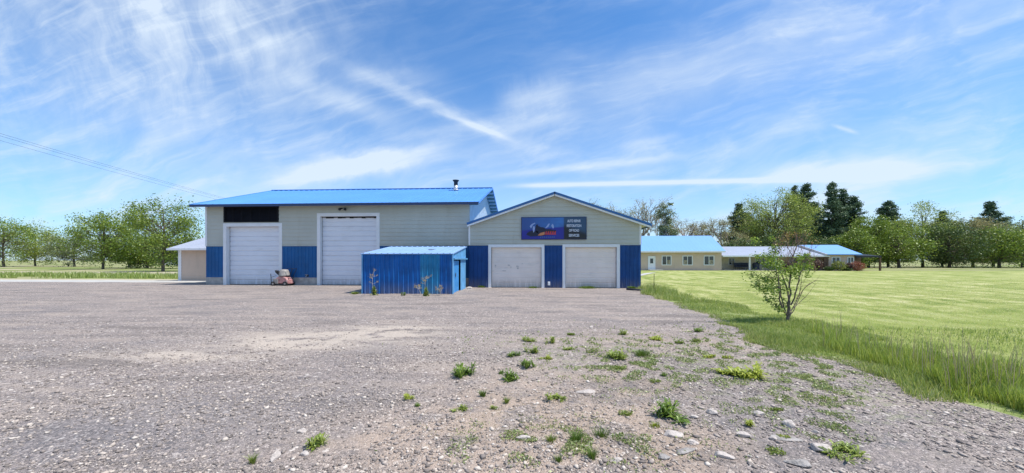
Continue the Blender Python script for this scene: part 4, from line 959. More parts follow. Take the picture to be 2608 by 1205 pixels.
# ------------------------------------------------------------------ trees
def wob(a, b, n, k):
    a, b = Vector(a), Vector(b); L = (b-a).length; out = []
    o = Vector(rng.normal(size=3)); o2 = Vector(rng.normal(size=3))
    for i in range(n+1):
        t = i/n; out.append(a.lerp(b, t)+(o*math.sin(t*3.1)+o2*math.sin(t*6.2)*.5)*L*k)
    return out
def broad_tree(name, label, x, y, H, rx, lm, bm='bark', nclump=90, perclump=70, trunk=.28, leaf=.26, low=.25, cat='tree', sparse=0.0, group='trees beyond the houses', lean=0, clr=None, ry=None):
    perclump = int(perclump*1.7); leaf *= 1.25; sparse -= .05
    t = thing(name, (x, y, 0), label, cat, group); ry = ry or rx*.8
    mb = MB(); top = Vector((x+lean, y, H*.86))
    tp = wob((x, y, -.1), top, 8, .012); mb.tube(tp, [trunk*(1-.85*i/8) for i in range(9)], 8)
    cs = []; cz = H*(1+low)/2; hz_ = H*(1-low)/2
    k = 0
    while len(cs) < nclump and k < nclump*30:
        k += 1
        d = rng.normal(size=3); d /= np.linalg.norm(d); r_ = rng.uniform(.25, 1)**.5
        q = 1+.22*mnoise.noise(Vector(d*1.7)+Vector((x, y, 0)))*1.6
        c = np.array([x+lean*.6+d[0]*rx*r_*q, y+d[1]*ry*r_*q, cz+d[2]*hz_*r_*q])
        taper = 1-.18*max(0, (c[2]-cz)/hz_)
        c[0] = x+lean*.6+(c[0]-x-lean*.6)*taper
        if mnoise.noise(Vector(c)*.33+Vector((7, 0, x)))+sparse*-1 > -.22: cs.append(c)
    for c in cs:
        f_ = min(.95, max(.25, (c[2]/H)*.75)); i = int(f_*8); s_ = tp[i].lerp(tp[min(8, i+1)], f_*8-i)
        pts = wob(s_, c, 4, .06); r0 = trunk*.22
        mb.tube(pts, [r0, r0*.75, r0*.5, r0*.35, r0*.18], 4, cap=False)
        for _ in range(2):
            e = Vector(c)+Vector(rng.normal(size=3))*leaf*3.0; mb.tube([pts[2], pts[2].lerp(e, .55)+Vector(rng.normal(size=3))*.1, e], [r0*.35, r0*.22, r0*.1], 3, cap=False)
    mb.build('trunk', M[bm], t)
    cs = np.array(cs); n = len(cs)*perclump
    sz = rx*.13+leaf
    rad = np.repeat(rng.uniform(.6, 1.3, len(cs)), perclump)[:, None]*sz
    C = np.repeat(cs, perclump, 0)+rng.normal(size=(n, 3))*rad*[.8, .8, .55]
    V, Fc = leaves(C, rng.uniform(.6, 1.3, n)*leaf, rng.uniform(.5, .9, n)*leaf*.8)
    npmesh('crown', V, Fc, M[lm], t); return t
def pine(label, x, y, H, r, name='pine_tree', group='dark pines behind the houses', base=.12, dens=1.0):
    r *= 1.7; t = thing(name, (x, y, 0), label, 'pine tree', group); mb = MB()
    tp = wob((x, y, -.1), (x+rng.normal()*.3, y, H), 8, .006); mb.tube(tp, [.34*(1-.93*i/8)*H/20 for i in range(9)], 8)
    Cs = []; z = H*base
    while z < H*.99:
        f_ = (z/H-base)/(1-base); prof = (1-f_)**.75*(.75+.25*math.sin(f_*14+x)) if f_ > .18 else .55+f_*1.6
        nb = int(rng.integers(4, 7))
        for _ in range(nb):
            az = rng.uniform(0, 6.283); L = r*max(.10, prof)*rng.uniform(.55, 1.1)
            i = min(7, int(z/H*8)); s_ = tp[i].lerp(tp[i+1], z/H*8-i)
            e = s_+Vector((math.cos(az)*L, math.sin(az)*L, L*rng.uniform(-.05, .35)))
            m_ = s_.lerp(e, .55)+Vector((0, 0, -.06*L)); mb.tube([s_, m_, e], [.07*H/20, .045*H/20, .015], 4, cap=False)
            k = max(12, int(L*66*dens)); tt = rng.uniform(.28, 1.05, k)**.8
            pts = np.array(s_)[None]*(1-tt[:, None])+np.array(e)[None]*tt[:, None]
            cl_ = np.round(tt*5)/5                          # bunch the needles
            pts = pts*.35+(np.array(s_)[None]*(1-cl_[:, None])+np.array(e)[None]*cl_[:, None])*.65
            Cs.append(pts+rng.normal(size=(k, 3))*[.24, .24, .15]*(1+.12*L))
        z += H*rng.uniform(.018, .034)
    mb.build('trunk', M['bark_dark'], t)
    C = np.concatenate(Cs); n = len(C)
    V, Fc = leaves(C, rng.uniform(.26, .52, n), rng.uniform(.11, .20, n), up=.4)
    npmesh('crown', V, Fc, M['leaf_pine'], t); return t
def twig_tree(label, x, y, H, rx, lm='leaf_bud', nleaf=1500, name='budding_tree', group='budding trees behind the blue roofed house', bm='bark_pale', levels=5, leaf=.16):
    t = thing(name, (x, y, 0), label, 'tree', group); mb = MB(); tips = []
    def grow(p, d, L, r_, lev):
        e = p+d*L; m_ = p.lerp(e, .5)+Vector(rng.normal(size=3))*L*.05
        mb.tube([p, m_, e], [r_, r_*.82, r_*.66], 5 if lev > 3 else 3, cap=False)
        if lev == 0: tips.append(e); tips.append(m_); return
        nb = 3 if lev > 1 else 3
        for k in range(nb):
            sp = .48 if lev > 2 else .6
            nd = (d+Vector(rng.normal(size=3))*sp+Vector((0, 0, .10))); nd.x *= rx/H*2.2 if lev > 3 else 1; nd.normalize()
            grow(p.lerp(e, .62+.38*(k+1)/nb), nd, L*rng.uniform(.62, .86), r_*.6, lev-1)
    grow(Vector((x, y, -.1)), Vector((0, 0, 1)), H*.27, H*.024, levels)
    # fit to the wanted height and width
    V = np.array([list(v) for v in mb.v]); zt = V[:, 2].max(); wx = max(1e-3, np.percentile(np.abs(V[:, 0]-x), 98))
    kz = H/zt; kx = rx/wx
    mb.v = [((v[0]-x)*kx+x, (v[1]-y)*kx+y, v[2]*kz) for v in mb.v]
    mb.build('trunk', M[bm], t)
    nleaf = int(nleaf*2.4); leaf *= 1.25
    T_ = np.array([((p.x-x)*kx+x, (p.y-y)*kx+y, p.z*kz) for p in tips])
    C = T_[rng.integers(0, len(T_), nleaf)]+rng.normal(size=(nleaf, 3))*.28
    V, Fc = leaves(C, rng.uniform(.6, 1.3, nleaf)*leaf, rng.uniform(.6, 1.2, nleaf)*leaf*.7); npmesh('crown', V, Fc, M[lm], t); return t
def tx_(px, Y): return X_(px, Y)
def th_(py, px, Y): X = X_(px, Y); return Z_(py, X, Y)

broad_tree('cottonwood_tree', 'loose green tree overhanging the pale roof of the tan annexe', tx_(415, 50), 50, th_(506, 415, 50), 4.9, 'leaf_cotton', nclump=110, perclump=60, trunk=.2, leaf=.2, low=.16, sparse=.06, group='green trees beyond the open yard')
broad_tree('cottonwood_tree', 'rounded green tree standing alone in open grass beyond the yard', tx_(262, 62), 62, th_(540, 262, 62), 5.2, 'leaf_cotton', nclump=100, perclump=50, trunk=.2, leaf=.24, low=.15, group='green trees beyond the open yard')
broad_tree('shade_tree', 'dark low tree filling the gap under the crown beside the tan annexe', tx_(470, 66), 66, th_(606, 470, 66), 4.8, 'leaf_dusk', nclump=70, perclump=60, trunk=.2, leaf=.24, low=.05, group='green trees beyond the open yard')
broad_tree('cottonwood_tree', 'small green tree farthest along the open yard', tx_(90, 90), 90, th_(575, 90, 90), 6.0, 'leaf_willow', nclump=90, perclump=50, trunk=.22, leaf=.3, low=.1, group='green trees beyond the open yard')
# behind the blue-roofed house
twig_tree('tan budding tree with a yellowish top, the nearest to the gabled garage', tx_(1556, 78), 78, th_(511, 1556, 78), 6.8, nleaf=1900)
twig_tree('wide bare tan tree above the middle of the blue roof', tx_(1625, 82), 82, th_(514, 1622, 82), 6.2, nleaf=1200)
twig_tree('thin bare tree between the wide tan tree and the columnar green tree', tx_(1667, 90), 90, th_(534, 1660, 90), 4.6, nleaf=600)
broad_tree('poplar_tree', 'narrow columnar grey green tree rising above the blue roof', tx_(1696, 73), 73, th_(520, 1696, 73), 1.75, 'leaf_poplar', 'bark_pale', nclump=60, perclump=60, trunk=.22, leaf=.24, low=.15, group='poplars')
twig_tree('pale leafless tree above the end of the blue roof', tx_(1740, 84), 84, th_(548, 1742, 84), 4.6, nleaf=700, name='bare_tree')
twig_tree('small tan budding tree just clear of the blue roof corner', tx_(1800, 80), 80, th_(570, 1795, 80), 4.4, nleaf=1700)
twig_tree('tan and green budding tree in front of the lone dark pine', tx_(1843, 80), 80, th_(558, 1843, 80), 4.6, nleaf=2300)
pine('lone smaller dark pine between the budding trees and the big willow', tx_(1881, 92), 92, th_(520, 1881, 92), 3.4, base=.2, dens=1.2)
broad_tree('willow_tree', 'big round yellow green willow behind the grey roofed porch', tx_(1978, 84), 84, th_(487, 1978, 84), 7.3, 'leaf_willow', 'bark', nclump=150, perclump=62, trunk=.42, leaf=.24, low=.18, sparse=.05, group='willows')
broad_tree('willow_tree', 'smaller pale green tree leaning out of the big willow toward the blue roof', tx_(1915, 88), 88, th_(548, 1915, 88), 4.0, 'leaf_bud', 'bark_pale', nclump=60, perclump=55, trunk=.25, leaf=.24, low=.2, sparse=.1, group='willows')
pine('dark pine peering over the top of the big willow', tx_(2026, 102), 102, th_(474, 2026, 102), 3.6, base=.15)
pine('tall broad dark pine just behind the big willow', tx_(2056, 96), 96, th_(467, 2056, 96), 4.6, base=.15, dens=1.2)
pine('slender dark pine in the gap between the two tallest pines', tx_(2082, 100), 100, th_(520, 2082, 100), 3.4, base=.15, dens=1.2)
pine('tallest dark pine with a bare straight lower trunk', tx_(2114, 86), 86, th_(462, 2114, 86), 2.7, base=.30, dens=1.0)
pine('dark pine leaning shoulder to shoulder with the tallest one', tx_(2142, 92), 92, th_(480, 2142, 92), 3.6, base=.10, dens=1.1)
pine('shorter dark pine at the outer end of the pine row', tx_(2172, 90), 90, th_(498, 2172, 90), 3.5, base=.06, dens=1.1)
broad_tree('shade_tree', 'olive green tree at the foot of the outermost pine', tx_(2185, 78), 78, th_(575, 2185, 78), 3.6, 'leaf_cotton', nclump=60, perclump=55, leaf=.22, low=.05, group='low trees under the pines')
for i, (pxx, pyy, Y, rr, lm, lb) in enumerate(((1895, 612, 74, 4.0, 'leaf_dusk', 'low dark leafy tree behind the porch roof next to the blue roof'), (1965, 600, 78, 4.2, 'leaf_dusk', 'low dark leafy tree under the big willow'),
      (2040, 600, 80, 4.4, 'leaf_dusk', 'low dark leafy tree under the broad pine'), (2095, 612, 76, 3.4, 'leaf_dusk', 'low dark leafy tree behind the end house ridge'), (2150, 600, 80, 4.2, 'leaf_cotton', 'low olive tree behind the end house'))):
    broad_tree('understory_tree', lb, tx_(pxx, Y), Y, th_(pyy, pxx, Y), rr, lm, 'bark_dark', nclump=75, perclump=60, trunk=.15, leaf=.24, low=.02, group='low trees under the pines')
broad_tree('shade_tree', 'leafy mid green tree closing the gap at the outer end of the pine row', tx_(2212, 84), 84, th_(545, 2212, 84), 4.2, 'leaf_cotton', nclump=90, perclump=60, leaf=.24, low=.03, group='low trees under the pines')
broad_tree('willow_tree', 'grey green tree filling the space between the lone pine and the big willow', tx_(1905, 96), 96, th_(560, 1905, 96), 5.0, 'leaf_poplar', 'bark_pale', nclump=80, perclump=60, trunk=.25, leaf=.26, low=.05, group='willows')
# the same belt of trees goes on past the end house
for kk, pxx, pyy, Y, rr, lm, lb in (('p', 2262, 512, 95, 4.2, '', 'dark pine nearest past the end house'), ('b', 2290, 560, 82, 5.4, 'leaf_cotton', 'green tree with a low crown beside the nearest pine past the end house'), ('b', 2350, 528, 90, 6.4, 'leaf_willow', 'tall pale green tree past the end house'),
      ('p', 2400, 540, 98, 3.6, '', 'shorter dark pine in the middle of the outer belt'), ('b', 2418, 566, 84, 5.8, 'leaf_dusk', 'dark green spreading tree in the middle of the outer belt'), ('b', 2478, 545, 92, 5.4, 'leaf_bud', 'tan green tree in the outer belt'),
      ('p', 2530, 512, 100, 4.2, '', 'tall dark pine in the outer belt'), ('b', 2545, 575, 84, 6.2, 'leaf_cotton', 'low green tree in front of the tall pine of the outer belt'), ('b', 2604, 552, 90, 6.0, 'leaf_poplar', 'grey green tree where the belt runs out of view')):
    if kk == 'p': pine(lb, tx_(pxx, Y), Y, th_(pyy, pxx, Y), rr, base=.12, group='trees past the end house')
    else: broad_tree('belt_tree', lb, tx_(pxx, Y), Y, th_(pyy, pxx, Y), rr, lm, nclump=90, perclump=60, trunk=.28, leaf=.26, low=.02, group='trees past the end house')
for pxx, pyy, Y, rr, lm, lb in ((330, 560, 74, 5.0, 'leaf_dusk', 'dark green tree between the two rounded trees beyond the yard'), (190, 590, 84, 5.5, 'leaf_poplar', 'grey green tree behind the rounded tree in the open grass'), (10, 556, 80, 6.5, 'leaf_cotton', 'leafy tree where the open yard runs out of view'), (375, 600, 68, 4.0, 'leaf_cotton', 'low bushy tree under the tree beside the tan annexe')):
    broad_tree('field_tree', lb, tx_(pxx, Y), Y, th_(pyy, pxx, Y), rr, lm, nclump=80, perclump=50, trunk=.25, leaf=.26, low=.03, group='green trees beyond the open yard')
# far woods that read as one mass
def woods():
    Cs = []
    for x0, x1, y0, h0 in ((-420, -60, 330, 7.5), (-60, 110, 260, 7), (60, 420, 250, 8.0)):
        n = int((x1-x0)/4.0)
        for i in range(n):
            cx = x0+(x1-x0)*(i+rng.uniform(0, 1))/n; h = h0*rng.uniform(.55, 1.1); cy = y0+rng.uniform(-14, 14)
            k = 170; d = rng.normal(size=(k, 3)); d /= np.linalg.norm(d, axis=1, keepdims=True)
            Cs.append(np.array([cx, cy, h*.45])+d*rng.uniform(.5, 1, (k, 1))*[3.6, 3.2, h*.55])
    C = np.concatenate(Cs); C[:, 2] = np.maximum(C[:, 2], .2); n = len(C)
    V, Fc = leaves(C, rng.uniform(.9, 1.8, n), rng.uniform(.7, 1.4, n)); tag(npmesh('far_woods', V, Fc, M['leaf_poplar']), kind='stuff')
    tag(bpy.data.objects['far_woods'], 'far belt of grey green woods along the horizon', 'woods')
woods()
# shrubs at the porch and end house
def shrub(px, py, wpx, hpx, lm, label, Y=58.6, n=1100, bm='bark_dark'):
    zc = depth(X_(px, Y), Y); W = wpx/F*zc; Hh = hpx/F*zc; x = X_(px, Y); t = thing('garden_shrub', (x, Y, 0), label, 'shrub', 'shrubs along the porch and end house')
    mb = MB()
    for k in range(9):
        a = rng.uniform(0, 6.28); e = (x+math.cos(a)*W*.33, Y+math.sin(a)*W*.25, Hh*.75); mb.tube(wob((x, Y, 0), e, 3, .08), [.05, .04, .03, .015], 4, cap=False)
    mb.build('stems', M[bm], t)
    d = rng.normal(size=(n, 3)); d /= np.linalg.norm(d, axis=1, keepdims=True); nzv = np.array([mnoise.noise(Vector(q)*2.0+Vector((px, 0, 0))) for q in d])
    C = np.array([x, Y, Hh*.52])+d*(rng.uniform(.35, 1, (n, 1))**.5)*(1+.35*nzv[:, None])*[W*.5, W*.4, Hh*.48]; C[:, 2] = np.maximum(C[:, 2], .04)
    V, Fc = leaves(C, rng.uniform(.10, .2, n), rng.uniform(.06, .12, n)); npmesh('foliage', V, Fc, M[lm], t)
shrub(2136, 0, 34, 26, 'shrub_gold', 'round golden green shrub under the end house window')
shrub(2182, 0, 38, 24, 'shrub_red', 'reddish shrub in front of the dark lean-to')
shrub(2162, 0, 16, 20, 'shrub_plum', 'small dark red shrub between the golden and the reddish shrub')
shrub(2112, 0, 22, 11, 'leaf_dusk', 'low green shrub beside the brown porch post')
shrub(2157, 0, 26, 9, 'leaf_dusk', 'low dark green shrub in front of the end house wall')
shrub(2080, 0, 28, 28, 'shrub_plum', 'dark red shrub just left of the brown porch post', Y=59.4)
shrub(2003, 0, 26, 26, 'shrub_plum', 'plum coloured shrub behind the sapling', Y=59.2)
shrub(2030, 0, 20, 18, 'leaf_cotton', 'small green shrub by the porch behind the sapling', Y=59.2)

# ------------------------------------------------------------------ the sapling in front
def sapling():
    bx_, by_, zc0 = gp(2006, 822)
    t = thing('young_tree', (bx_, by_, 0), 'many stemmed young tree with lime leaves and bare reddish twigs at the lawn edge', 'tree')
    def P3(zx, zy, dz=0.0):          # zoomed picture coordinates, dz = metres farther away
        px, py = 1840+zx/3.305, 580+zy/3.305; zc = zc0+dz; u = (px-CX)/F; v = (HZ-py)/F
        return Vector((CT*u*zc-ST*zc, ST*u*zc+CT*zc, EYE+v*zc))
    mb = MB(); root = Vector((bx_, by_, -.03))
    def stem(pts, r0, r1, n=6):
        P = [P3(*p) for p in pts]; k = len(P)
        fine = []
        for i in range(k-1):
            for j in range(3): fine.append(P[i].lerp(P[i+1], j/3)+Vector(rng.normal(size=3))*.006)
        fine.append(P[-1]); m_ = len(fine); mb.tube(fine, [r0+(r1-r0)*i/(m_-1) for i in range(m_)], n)
        return fine
    S = []
    S.append(stem([(548, 806, 0), (553, 740, 0), (560, 680, 0), (562, 615, 0)], .040, .034, 8))
    S.append(stem([(562, 620, 0), (550, 540, .05), (528, 460, .05), (500, 395, .1), (470, 350, .1)], .026, .008))
    S.append(stem([(575, 650, 0), (605, 590, -.05), (632, 480, -.1), (655, 390, -.1), (690, 330, -.1)], .022, .007))
    S.append(stem([(560, 620, 0), (575, 560, .1), (560, 470, .15), (575, 380, .2), (588, 300, .2), (592, 245, .2)], .024, .015))
    S.append(stem([(592, 245, .2), (615, 180, .2), (634, 140, .25), (628, 70, .25), (618, 20, .25)], .016, .006))
    S.append(stem([(592, 245, .2), (562, 190, .15), (540, 140, .1), (505, 95, .1)], .011, .004))
    S.append(stem([(634, 140, .25), (665, 100, .3), (690, 40, .3)], .007, .003))
    S.append(stem([(540, 735, 0), (505, 690, -.1), (480, 600, -.15), (478, 500, -.2), (465, 410, -.2), (440, 330, -.2)], .024, .007))
    S.append(stem([(545, 745, 0), (515, 670, .1), (490, 560, .15), (490, 480, .2), (450, 400, .25), (390, 340, .3)], .020, .006))
    S.append(stem([(500, 560, .15), (470, 500, .1), (420, 440, .1), (370, 400, .1), (330, 370, .1)], .011, .004))
    S.append(stem([(560, 740, 0), (600, 700, 0), (640, 600, .1), (690, 500, .1), (740, 470, .1), (790, 440, .1)], .012, .003))
    S.append(stem([(562, 745, 0), (590, 680, .2), (650, 560, .2), (665, 460, .25), (672, 380, .25)], .014, .003))
    S.append(stem([(570, 700, 0), (640, 640, .1), (720, 560, .1), (780, 480, .1)], .009, .002))
    S.append(stem([(480, 500, .1), (400, 520, .1), (330, 500, .1), (275, 480, .1)], .009, .003))
    S.append(stem([(470, 420, -.1), (380, 420, 0), (300, 410, 0), (215, 395, 0)], .009, .003))
    S.append(stem([(440, 330, -.2), (430, 250, -.2), (450, 170, -.2), (440, 120, -.2)], .008, .003))
    S.append(stem([(560, 470, .15), (500, 300, .1), (480, 200, .1), (470, 130, .1), (520, 70, .1)], .009, .003))
    S.append(stem([(672, 380, .25), (700, 250, .2), (740, 200, .2), (800, 150, .2)], .005, .002))
    S.append(stem([(655, 390, -.1), (700, 260, -.1), (740, 280, -.1), (752, 320, -.1)], .006, .003))
    S.append(stem([(500, 700, 0), (440, 650, 0), (380, 620, 0)], .006, .002))
    for s_ in S[1:]:
        for _ in range(6):
            p = s_[int(rng.integers(len(s_)//3, len(s_)))]; d = Vector(rng.normal(size=3)); d.z = abs(d.z)*.8+.15; d.normalize(); L = rng.uniform(.12, .35)
            mb.tube([p, p+d*L*.5+Vector(rng.normal(size=3))*.02, p+d*L], [.0045, .003, .0015], 3, cap=False)
    mb.build('trunk', M['bark_sapling'], t)
    mb = MB()
    for _ in range(130):
        zx, zy = rng.uniform(470, 800), rng.uniform(30, 330)
        if (zx-600)/220+(330-zy)/400 > 1.25: continue
        p = P3(zx, zy, rng.uniform(-.2, .4)); d = Vector((rng.normal()*.5+.15, rng.normal()*.4, 1)).normalized(); L = rng.uniform(.12, .36)
        mb.tube([p-d*L*.5, p+Vector(rng.normal(size=3))*.015, p+d*L*.5], [.0045, .0032, .0016], 3, cap=False)
    for zx0, zy0, zx1, zy1 in ((600, 560, 740, 400), (620, 600, 700, 420), (650, 560, 790, 430), (600, 650, 690, 540), (640, 480, 640, 380)):
        mb.tube(wob(P3(zx0, zy0, .1), P3(zx1, zy1, .2), 5, .05), [.006, .005, .004, .003, .002, .0015], 3, cap=False)
    mb.build('bare_twigs', M['twig_red'], t)
    cl_ = [(235, 395, 38, 60), (290, 480, 36, 60), (330, 520, 34, 50), (400, 450, 46, 130), (385, 520, 44, 110), (440, 520, 40, 90), (375, 610, 22, 36), (430, 600, 40, 70), (440, 200, 34, 75), (430, 260, 40, 120),
           (375, 300, 42, 110), (360, 235, 26, 50), (455, 310, 38, 110), (470, 365, 46, 120), (560, 375, 46, 120), (620, 350, 44, 110), (680, 330, 44, 110), (650, 255, 26, 60), (700, 235, 24, 55), (740, 275, 20, 40), (735, 325, 26, 50),
           (445, 160, 26, 50), (290, 240, 28, 45), (270, 110, 26, 30), (330, 430, 40, 70), (500, 450, 36, 60), (520, 640, 34, 60), (490, 690, 30, 60), (455, 660, 30, 50), (720, 400, 18, 26), (610, 410, 30, 40), (530, 520, 40, 50), (410, 90, 18, 20)]
    Cs = []
    for zx, zy, r_, n in cl_:
        c = np.array(P3(zx, zy, rng.uniform(-.25, .3))); rr = r_/3.305/F*zc0
        Cs.append(c+rng.normal(size=(int(n*1.35), 3))*[rr*.62, rr*.9, rr*.55])
    C = np.concatenate(Cs); n = len(C); V, Fc = leaves(C, rng.uniform(.04, .085, n), rng.uniform(.022, .042, n)); npmesh('foliage', V, Fc, M['leaf_lime'], t)
    Cs = []
    for zx, zy, r_, n in ((540, 85, 36, 60), (500, 120, 26, 30), (455, 130, 22, 22), (690, 120, 24, 18), (780, 120, 30, 22), (560, 60, 22, 26), (620, 60, 20, 12), (480, 270, 24, 22), (720, 60, 24, 14)):
        c = np.array(P3(zx, zy, rng.uniform(-.1, .3))); rr = r_/3.305/F*zc0; Cs.append(c+rng.normal(size=(n, 3))*rr*.7)
    C = np.concatenate(Cs); n = len(C); V, Fc = leaves(C, rng.uniform(.03, .055, n), rng.uniform(.015, .03, n)); o = npmesh('young_foliage', V, Fc, M['leaf_rust'], t)
    # shaded clump of low growth at the foot
sapling()

# ------------------------------------------------------------------ grass at the edge of the gravel
def grass_edge():
    out = []; out2 = []; straw = []
    def strip(y0, y1, n, w0, w1, h0, h1, lean=.45, wd=.009):
        y = rng.uniform(y0, y1, n); off = rng.uniform(w0, w1, n)
        # outward along +x from the gravel edge
        x = edge_x(y)+off
        k = np.array([mnoise.noise(Vector((a*.9, b*.9, 0))) for a, b in zip(x, y)])
        keep = k > (-.32 if y0 > 9.2 else -9); x, y, k = x[keep], y[keep], np.maximum(k[keep], -.6)
        H = (h0+(h1-h0)*rng.random(len(x)))*(1+.9*k)
        return blades(np.stack([x, y, np.zeros(len(x))], 1), H, wd, lean)
    out.append(strip(14.5, 21.8, 6500, -.2, 1.5, .04, .20, wd=.016)); out.append(strip(17.0, 21.5, 900, .1, .9, .2, .40, wd=.016))
    out.append(strip(9.5, 15.5, 15000, -.3, 2.0, .02, .085, wd=.013))
    out.append(strip(8.0, 10.6, 12000, -.3, 2.4, .02, .10, wd=.011))
    out.append(strip(4.6, 8.4, 24000, -.45, 1.6, .02, .12, wd=.009)); out.append(strip(2.5, 9.5, 16000, .0, 7.0, .02, .09, wd=.010))
    out.append(strip(2.5, 15, 2500, -1.2, 0, .01, .05, wd=.008))
    V, Fc = joinVF(out); tag(npmesh('edge_grass', V, Fc, M['grass_edge']), 'uneven green grass growing along the edge of the gravel', 'grass', kind='stuff')
    # tall stand near the right of the sapling
    P = []
    for _ in range(46000):
        px = rng.uniform(2030, 2640)**1.0; py = rng.uniform(838, 1085)
        x, y, zc = gp(px, py)
        if x > float(edge_x(y))+.03 and x < float(edge_x(y))+1.5 and mnoise.noise(Vector((x*1.1, y*1.1, 5)))+min(1, (px-2020)/90)*.5 > .22: P.append((x, y, 0))
    P = np.array(P); H = rng.uniform(.08, .34, len(P))*np.array([.8+.7*mnoise.noise(Vector((a*2.2, b*2.2, 3))) for a, b, _ in P])
    V, Fc = blades(P, H, .009, .32); tag(npmesh('tall_grass', V, Fc, M['grass_tall']), 'tall green grass standing beside the gravel past the young tree', 'grass', kind='stuff')
    Q = P[rng.integers(0, len(P), 160)]; V, Fc = blades(Q, rng.uniform(.45, .72, len(Q)), .008, .18); tag(npmesh('seed_stalks', V, Fc, M['straw']), 'brownish seed stalks rising out of the tall grass', 'grass', kind='stuff')
    # short mown blades over the near part of the lawn
    n = 60000; zc = 7.5+30*rng.random(n)**1.25; u = rng.uniform(.25, 1.42, n); x = CT*u*zc-ST*zc; y = ST*u*zc+CT*zc
    k_ = (x > edge_x(np.minimum(y, 27))+.5) & (rng.random(n) < np.clip((38-zc)/26, 0, 1)); x, y, zc = x[k_], y[k_], zc[k_]
    V, Fc = blades(np.stack([x, y, np.zeros(len(x))], 1), rng.uniform(.012, .034, len(x)), .0013*zc, .9); tag(npmesh('lawn_blades', V, Fc, M['grass_mown']), 'short mown grass over the near part of the lawn', 'grass', kind='stuff')
    # rough grass in the field by the annexe
    P = []
    for _ in range(9000):
        x, y = rng.uniform(-62, NX0-.3), rng.uniform(30.5, 39)
        if mnoise.noise(Vector((x*.22, y*.30, 9))) > -.12: P.append((x, y, 0))
    P = np.array(P); V, Fc = blades(P, rng.uniform(.15, .5, len(P)), .05, .5); tag(npmesh('field_grass', V, Fc, M['grass_edge']), 'patches of rough grass behind the concrete strip by the tan annexe', 'grass', kind='stuff')
grass_edge()

# ------------------------------------------------------------------ weeds in the gravel
def at_px(px, py):
    x, y, zc = gp(px, py, .03); return x, y, gz(x, y), zc
def weed(kind, px, py, wpx, hpx, m, label, n=None, name=None):
    px *= 1.01242; py *= 1.01242; wpx *= 1.01242; hpx *= 1.01242
    x, y, z, zc = at_px(px, py-hpx*.12); W = wpx/F*zc; H = max(.03, hpx/F*zc*.8)
    t = None
    if kind == 'leafy':       # rosette of broad arching leaves on short stems
        n = n or int(100+W*260); mb = MB()
        heads = [(rng.normal()*W*.21, rng.normal()*W*.19, rng.uniform(.35, 1.05)) for _ in range(max(4, int(W/.035)))]
        for _ in range(n):
            hx, hy, hh = heads[int(rng.integers(len(heads)))]; hx += rng.normal()*W*.04; hy += rng.normal()*W*.04
            a = rng.uniform(0, 6.283); L = W*.26*rng.uniform(.35, 1.25)+.015; up = H*hh*rng.uniform(.2, 1.1); wd = L*rng.uniform(.13, .24)
            o = Vector((math.cos(a), math.sin(a), 0)); s_ = Vector((-o.y, o.x, 0)); b = Vector((x+hx, y+hy, z))
            P = [b, b+o*L*.35+Vector((0, 0, up*.65)), b+o*L*.75+Vector((0, 0, up*.95)), b+o*L+Vector((0, 0, up*.80))]
            ws = [wd*.25, wd*.9, wd, wd*.1]; vs = []
            for p, w_ in zip(P, ws): vs += [p-s_*w_/2+Vector((0, 0, w_*.18)), p+s_*w_/2+Vector((0, 0, w_*.18))]
            mb.add(vs, [(0, 1, 3, 2), (2, 3, 5, 4), (4, 5, 7, 6)])
        V = np.array([list(v) for v in mb.v]); Fc = np.array(mb.f)
    elif kind == 'tuft':
        n = n or int(90+W*400); a = rng.uniform(0, 6.28, n); r_ = np.abs(rng.normal(0, .45, n))*W*.42
        P = np.stack([x+np.cos(a)*r_, y+np.sin(a)*r_*.8, np.full(n, z)], 1)
        V, Fc = blades(P, rng.uniform(.45, 1.1, n)*H, max(.003, .0011*zc), .65, az=a)
    else:                     # mat of tiny leaves lying on the stones
        n = n or int(160+W*420); a = rng.uniform(0, 6.28, n); r_ = np.sqrt(rng.random(n))*W*.5
        C = np.stack([x+np.cos(a)*r_, y+np.sin(a)*r_*.55, z+rng.random(n)*H*.8+.004], 1)
        C = C[np.array([mnoise.noise(Vector((c[0]*9, c[1]*9, px))) > -.12 for c in C])]; n = len(C)
        V, Fc = leaves(C, rng.uniform(.012, .03, n)*max(1, zc/5), rng.uniform(.007, .014, n)*max(1, zc/5), up=.3)
    o = npmesh(name or {'leafy': 'leafy_weed', 'tuft': 'grass_tuft', 'mat': 'low_weed'}[kind], V-np.array([x, y, z]), Fc, M[m]); o.location = (x, y, z)
    return tag(o, label, 'weed' if kind != 'tuft' else 'grass tuft', 'weeds in the gravel')
D_, Mi, Y_ = 'weed_dark', 'weed_mid', 'weed_yellow'
